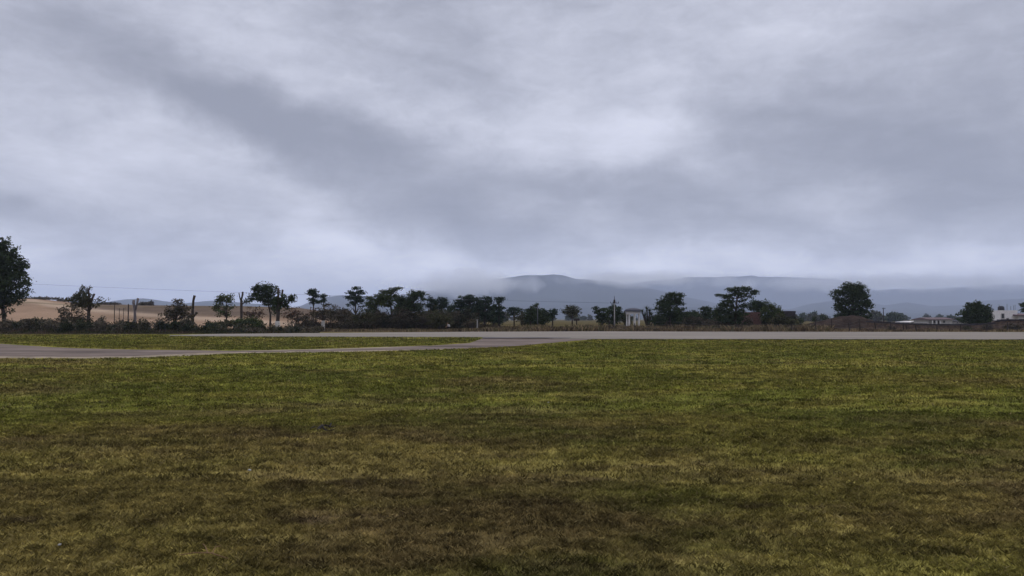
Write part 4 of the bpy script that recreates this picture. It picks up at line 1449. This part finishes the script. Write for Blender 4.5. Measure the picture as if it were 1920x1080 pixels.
stick()
for i, (X, r, s, lab) in enumerate(((468, 886, .018, 'tiny white stone left of centre on the brown turf'), (112, 1018, .014, 'tiny white stone near the lower left corner'), (1028, 750, .022, 'small pale stone on the green turf right of centre'))):
    p = gnd(X, r)
    p.z = float(height(p.x, p.y)) + s * .35 + .018
    n = 8
    mb = MB().lathe((p.x, p.y, p.z - s * .5), [(s * .5, 0), (s, s * .35), (s * .85, s * .8), (s * .35, s * 1.1)], n)
    mb.v = [(a + random.uniform(-.2, .2) * s, b + random.uniform(-.2, .2) * s, c + random.uniform(-.1, .1) * s) for a, b, c in mb.v]
    o = mb.build('stone', M['pebble'])
    tag(o, lab, 'stone', 'pale stones on the turf')


# ------------------------------------------------------------------ mountains
def mountain(name, label, xs, rows, D, depth, seed, rough=1.0):
    nx, ny = 320, 27
    X = np.linspace(xs[0], xs[-1], nx)
    R = np.interp(X, xs, rows)
    ker = np.hanning(5); ker /= ker.sum()
    R = np.convolve(np.pad(R, 2, mode='edge'), ker, mode='valid')
    x = (X - 960) / F * D
    zc = (HOR - R) / F * D + H
    V = np.empty((ny, nx, 3))
    for j in range(ny):
        t = (j / (ny - 1)) * 2 - 1
        y = D + t * depth
        prof = (1 - abs(t)) ** 1.15
        if j == ny // 2:
            zc = zc * (1 + .035 * (fbm(x / 160 + seed, x * 0 + 2.0, 5, .6) - .5))
        g = fbm(x / 420 + seed, np.full(nx, y / 300.0), 6, .55) - .5
        z = zc * prof * (1 + rough * .9 * g * (1 - prof)) + zc * prof * .05 * (fbm(x / 120 + seed, np.full(nx, y / 100.0), 4) - .5)
        V[j, :, 0], V[j, :, 1], V[j, :, 2] = x * y / D, y, np.where(abs(t) > .99, -5, z)
    i, j = np.meshgrid(np.arange(ny - 1), np.arange(nx - 1), indexing='ij')
    a = (i * nx + j).ravel()
    Q = np.stack([a, a + 1, a + nx + 1, a + nx], -1)
    o = mesh_np(name, V.reshape(-1, 3), Q, M['mountain'], smooth=True)
    tag(o, label, None, None, 'structure')


mountain('mountain', 'main blue mountain in the middle, its crest in cloud',
         [480, 560, 600, 640, 700, 760, 800, 850, 900, 940, 980, 1010, 1040, 1060, 1080, 1110, 1150, 1180, 1230, 1280, 1350, 1420, 1500, 1620],
         [592, 575, 558, 553, 556, 552, 546, 540, 532, 523, 517, 516, 514.5, 517, 522, 524, 527, 533, 543, 555, 570, 580, 588, 597], 5500, 1800, 3)
mountain('mountain', 'pale far mountain right of the main one',
         [1000, 1100, 1180, 1230, 1290, 1400, 1500, 1580, 1630, 1700, 1800], [580, 552, 532, 525, 520, 517, 519, 526, 540, 565, 590], 8200, 1800, 9)
mountain('mountain', 'long far range on the right behind the houses',
         [1500, 1580, 1640, 1700, 1740, 1800, 1850, 1900, 1960, 2100, 2400], [585, 556, 544, 541, 542, 538, 535, 533, 535, 540, 545], 7600, 1700, 15)
mountain('hills', 'darker blue foothills on the right',
         [1420, 1480, 1520, 1570, 1620, 1660, 1700, 1750, 1800, 1850, 1920, 2000, 2300], [596, 580, 570, 563, 566, 572, 567, 574, 572, 563, 560, 556, 560], 5200, 1100, 21)
mountain('hills', 'low blue foothills before the main mountain',
         [560, 640, 720, 800, 900, 1000, 1060, 1100, 1150, 1250, 1330, 1400, 1480, 1560, 1650, 1760, 1900, 2200], [586, 582, 578, 582, 586, 584, 580, 576, 578, 574, 577, 572, 582, 588, 585, 588, 585, 586], 4000, 800, 30)
mountain('hills', 'faint blue hills behind the straw hill at the left',
         [-700, -300, 0, 100, 200, 240, 270, 300, 340, 380, 420, 470, 520, 580], [566, 570, 566, 570, 566, 561, 559, 563, 569, 565, 563, 569, 572, 585], 4800, 1100, 40)

# ------------------------------------------------------------------ haze
HZ = 1.0
b = MB().box((0, 0, 241), (26000, 26000, 498))
hz = b.build('haze', M['mountain'])
hm = bpy.data.materials.new('haze_air')
hm.use_nodes = True
t = hm.node_tree
t.nodes.clear()
ho = t.nodes.new('ShaderNodeOutputMaterial')
pv = t.nodes.new('ShaderNodeVolumePrincipled')
pv.inputs['Color'].default_value = (0.70, 0.79, 1.0, 1)
pv.inputs['Density'].default_value = 0.000165
pv.inputs['Anisotropy'].default_value = 0.0
t.links.new(pv.outputs[0], ho.inputs['Volume'])
hz.data.materials.clear()
hz.data.materials.append(hm)
tag(hz, 'pale blue damp air between the viewer and the mountains', None, None, 'stuff')

# ------------------------------------------------------------------ low cloud resting on the left shoulder of the main mountain
def cloud(name, label, X0, X1, r0, r1, D, depth, dens):
    p, q = at(X0, r0, D), at(X1, r1, D)
    c = (p + q) / 2
    sz = Vector((abs(q.x - p.x), depth, abs(p.z - q.z)))
    mb = MB().lathe((0, 0, -.5), [(.05, 0), (.30, .06), (.44, .22), (.5, .5), (.44, .78), (.30, .94), (.05, 1)], 20)
    mb.v = [(c.x + v[0] * sz.x, D + v[1] * sz.y, c.z + v[2] * sz.z) for v in mb.v]
    m = bpy.data.materials.new('cloud_mist')
    m.use_nodes = True
    t = m.node_tree
    t.nodes.clear()
    out = t.nodes.new('ShaderNodeOutputMaterial')
    pv = t.nodes.new('ShaderNodeVolumePrincipled')
    pv.inputs['Color'].default_value = (0.97, 0.98, 1.0, 1)
    g = t.nodes.new('ShaderNodeNewGeometry')
    sb = t.nodes.new('ShaderNodeVectorMath'); sb.operation = 'SUBTRACT'
    sb.inputs[1].default_value = (c.x, D, c.z)
    t.links.new(g.outputs['Position'], sb.inputs[0])
    dv = t.nodes.new('ShaderNodeVectorMath'); dv.operation = 'DIVIDE'
    dv.inputs[1].default_value = (sz.x / 2, sz.y / 2, sz.z / 2)
    t.links.new(sb.outputs[0], dv.inputs[0])
    ln = t.nodes.new('ShaderNodeVectorMath'); ln.operation = 'LENGTH'
    t.links.new(dv.outputs[0], ln.inputs[0])
    nz = t.nodes.new('ShaderNodeTexNoise')
    nz.inputs['Scale'].default_value = 0.006
    nz.inputs['Detail'].default_value = 4
    nz.inputs['Distortion'].default_value = .4
    t.links.new(g.outputs['Position'], nz.inputs['Vector'])
    a = t.nodes.new('ShaderNodeMath'); a.operation = 'MULTIPLY_ADD'
    t.links.new(nz.outputs['Fac'], a.inputs[0])
    a.inputs[1].default_value = 2.2
    a.inputs[2].default_value = -0.35
    b_ = t.nodes.new('ShaderNodeMath'); b_.operation = 'SUBTRACT'; b_.use_clamp = True
    t.links.new(a.outputs[0], b_.inputs[0])
    t.links.new(ln.outputs['Value'], b_.inputs[1])
    k = t.nodes.new('ShaderNodeMath'); k.operation = 'MULTIPLY'
    t.links.new(b_.outputs[0], k.inputs[0])
    k.inputs[1].default_value = dens
    t.links.new(k.outputs[0], pv.inputs['Density'])
    t.links.new(pv.outputs[0], out.inputs['Volume'])
    o = mb.build(name, m)
    tag(o, label, None, None, 'stuff')


cloud('low_cloud', 'bright low cloud hiding the left shoulder of the main mountain', 700, 1030, 503, 566, 3500, 600, .022)
cloud('low_cloud', 'thin cloud veil lying along the crest of the main mountain', 980, 1400, 504, 542, 3600, 500, .014)
cloud('low_cloud', 'thin cloud veil along the far mountain tops on the right', 1200, 2200, 508, 552, 5200, 900, .008)
SC.cycles.volume_step_rate = 1.0
SC.cycles.volume_max_steps = 64
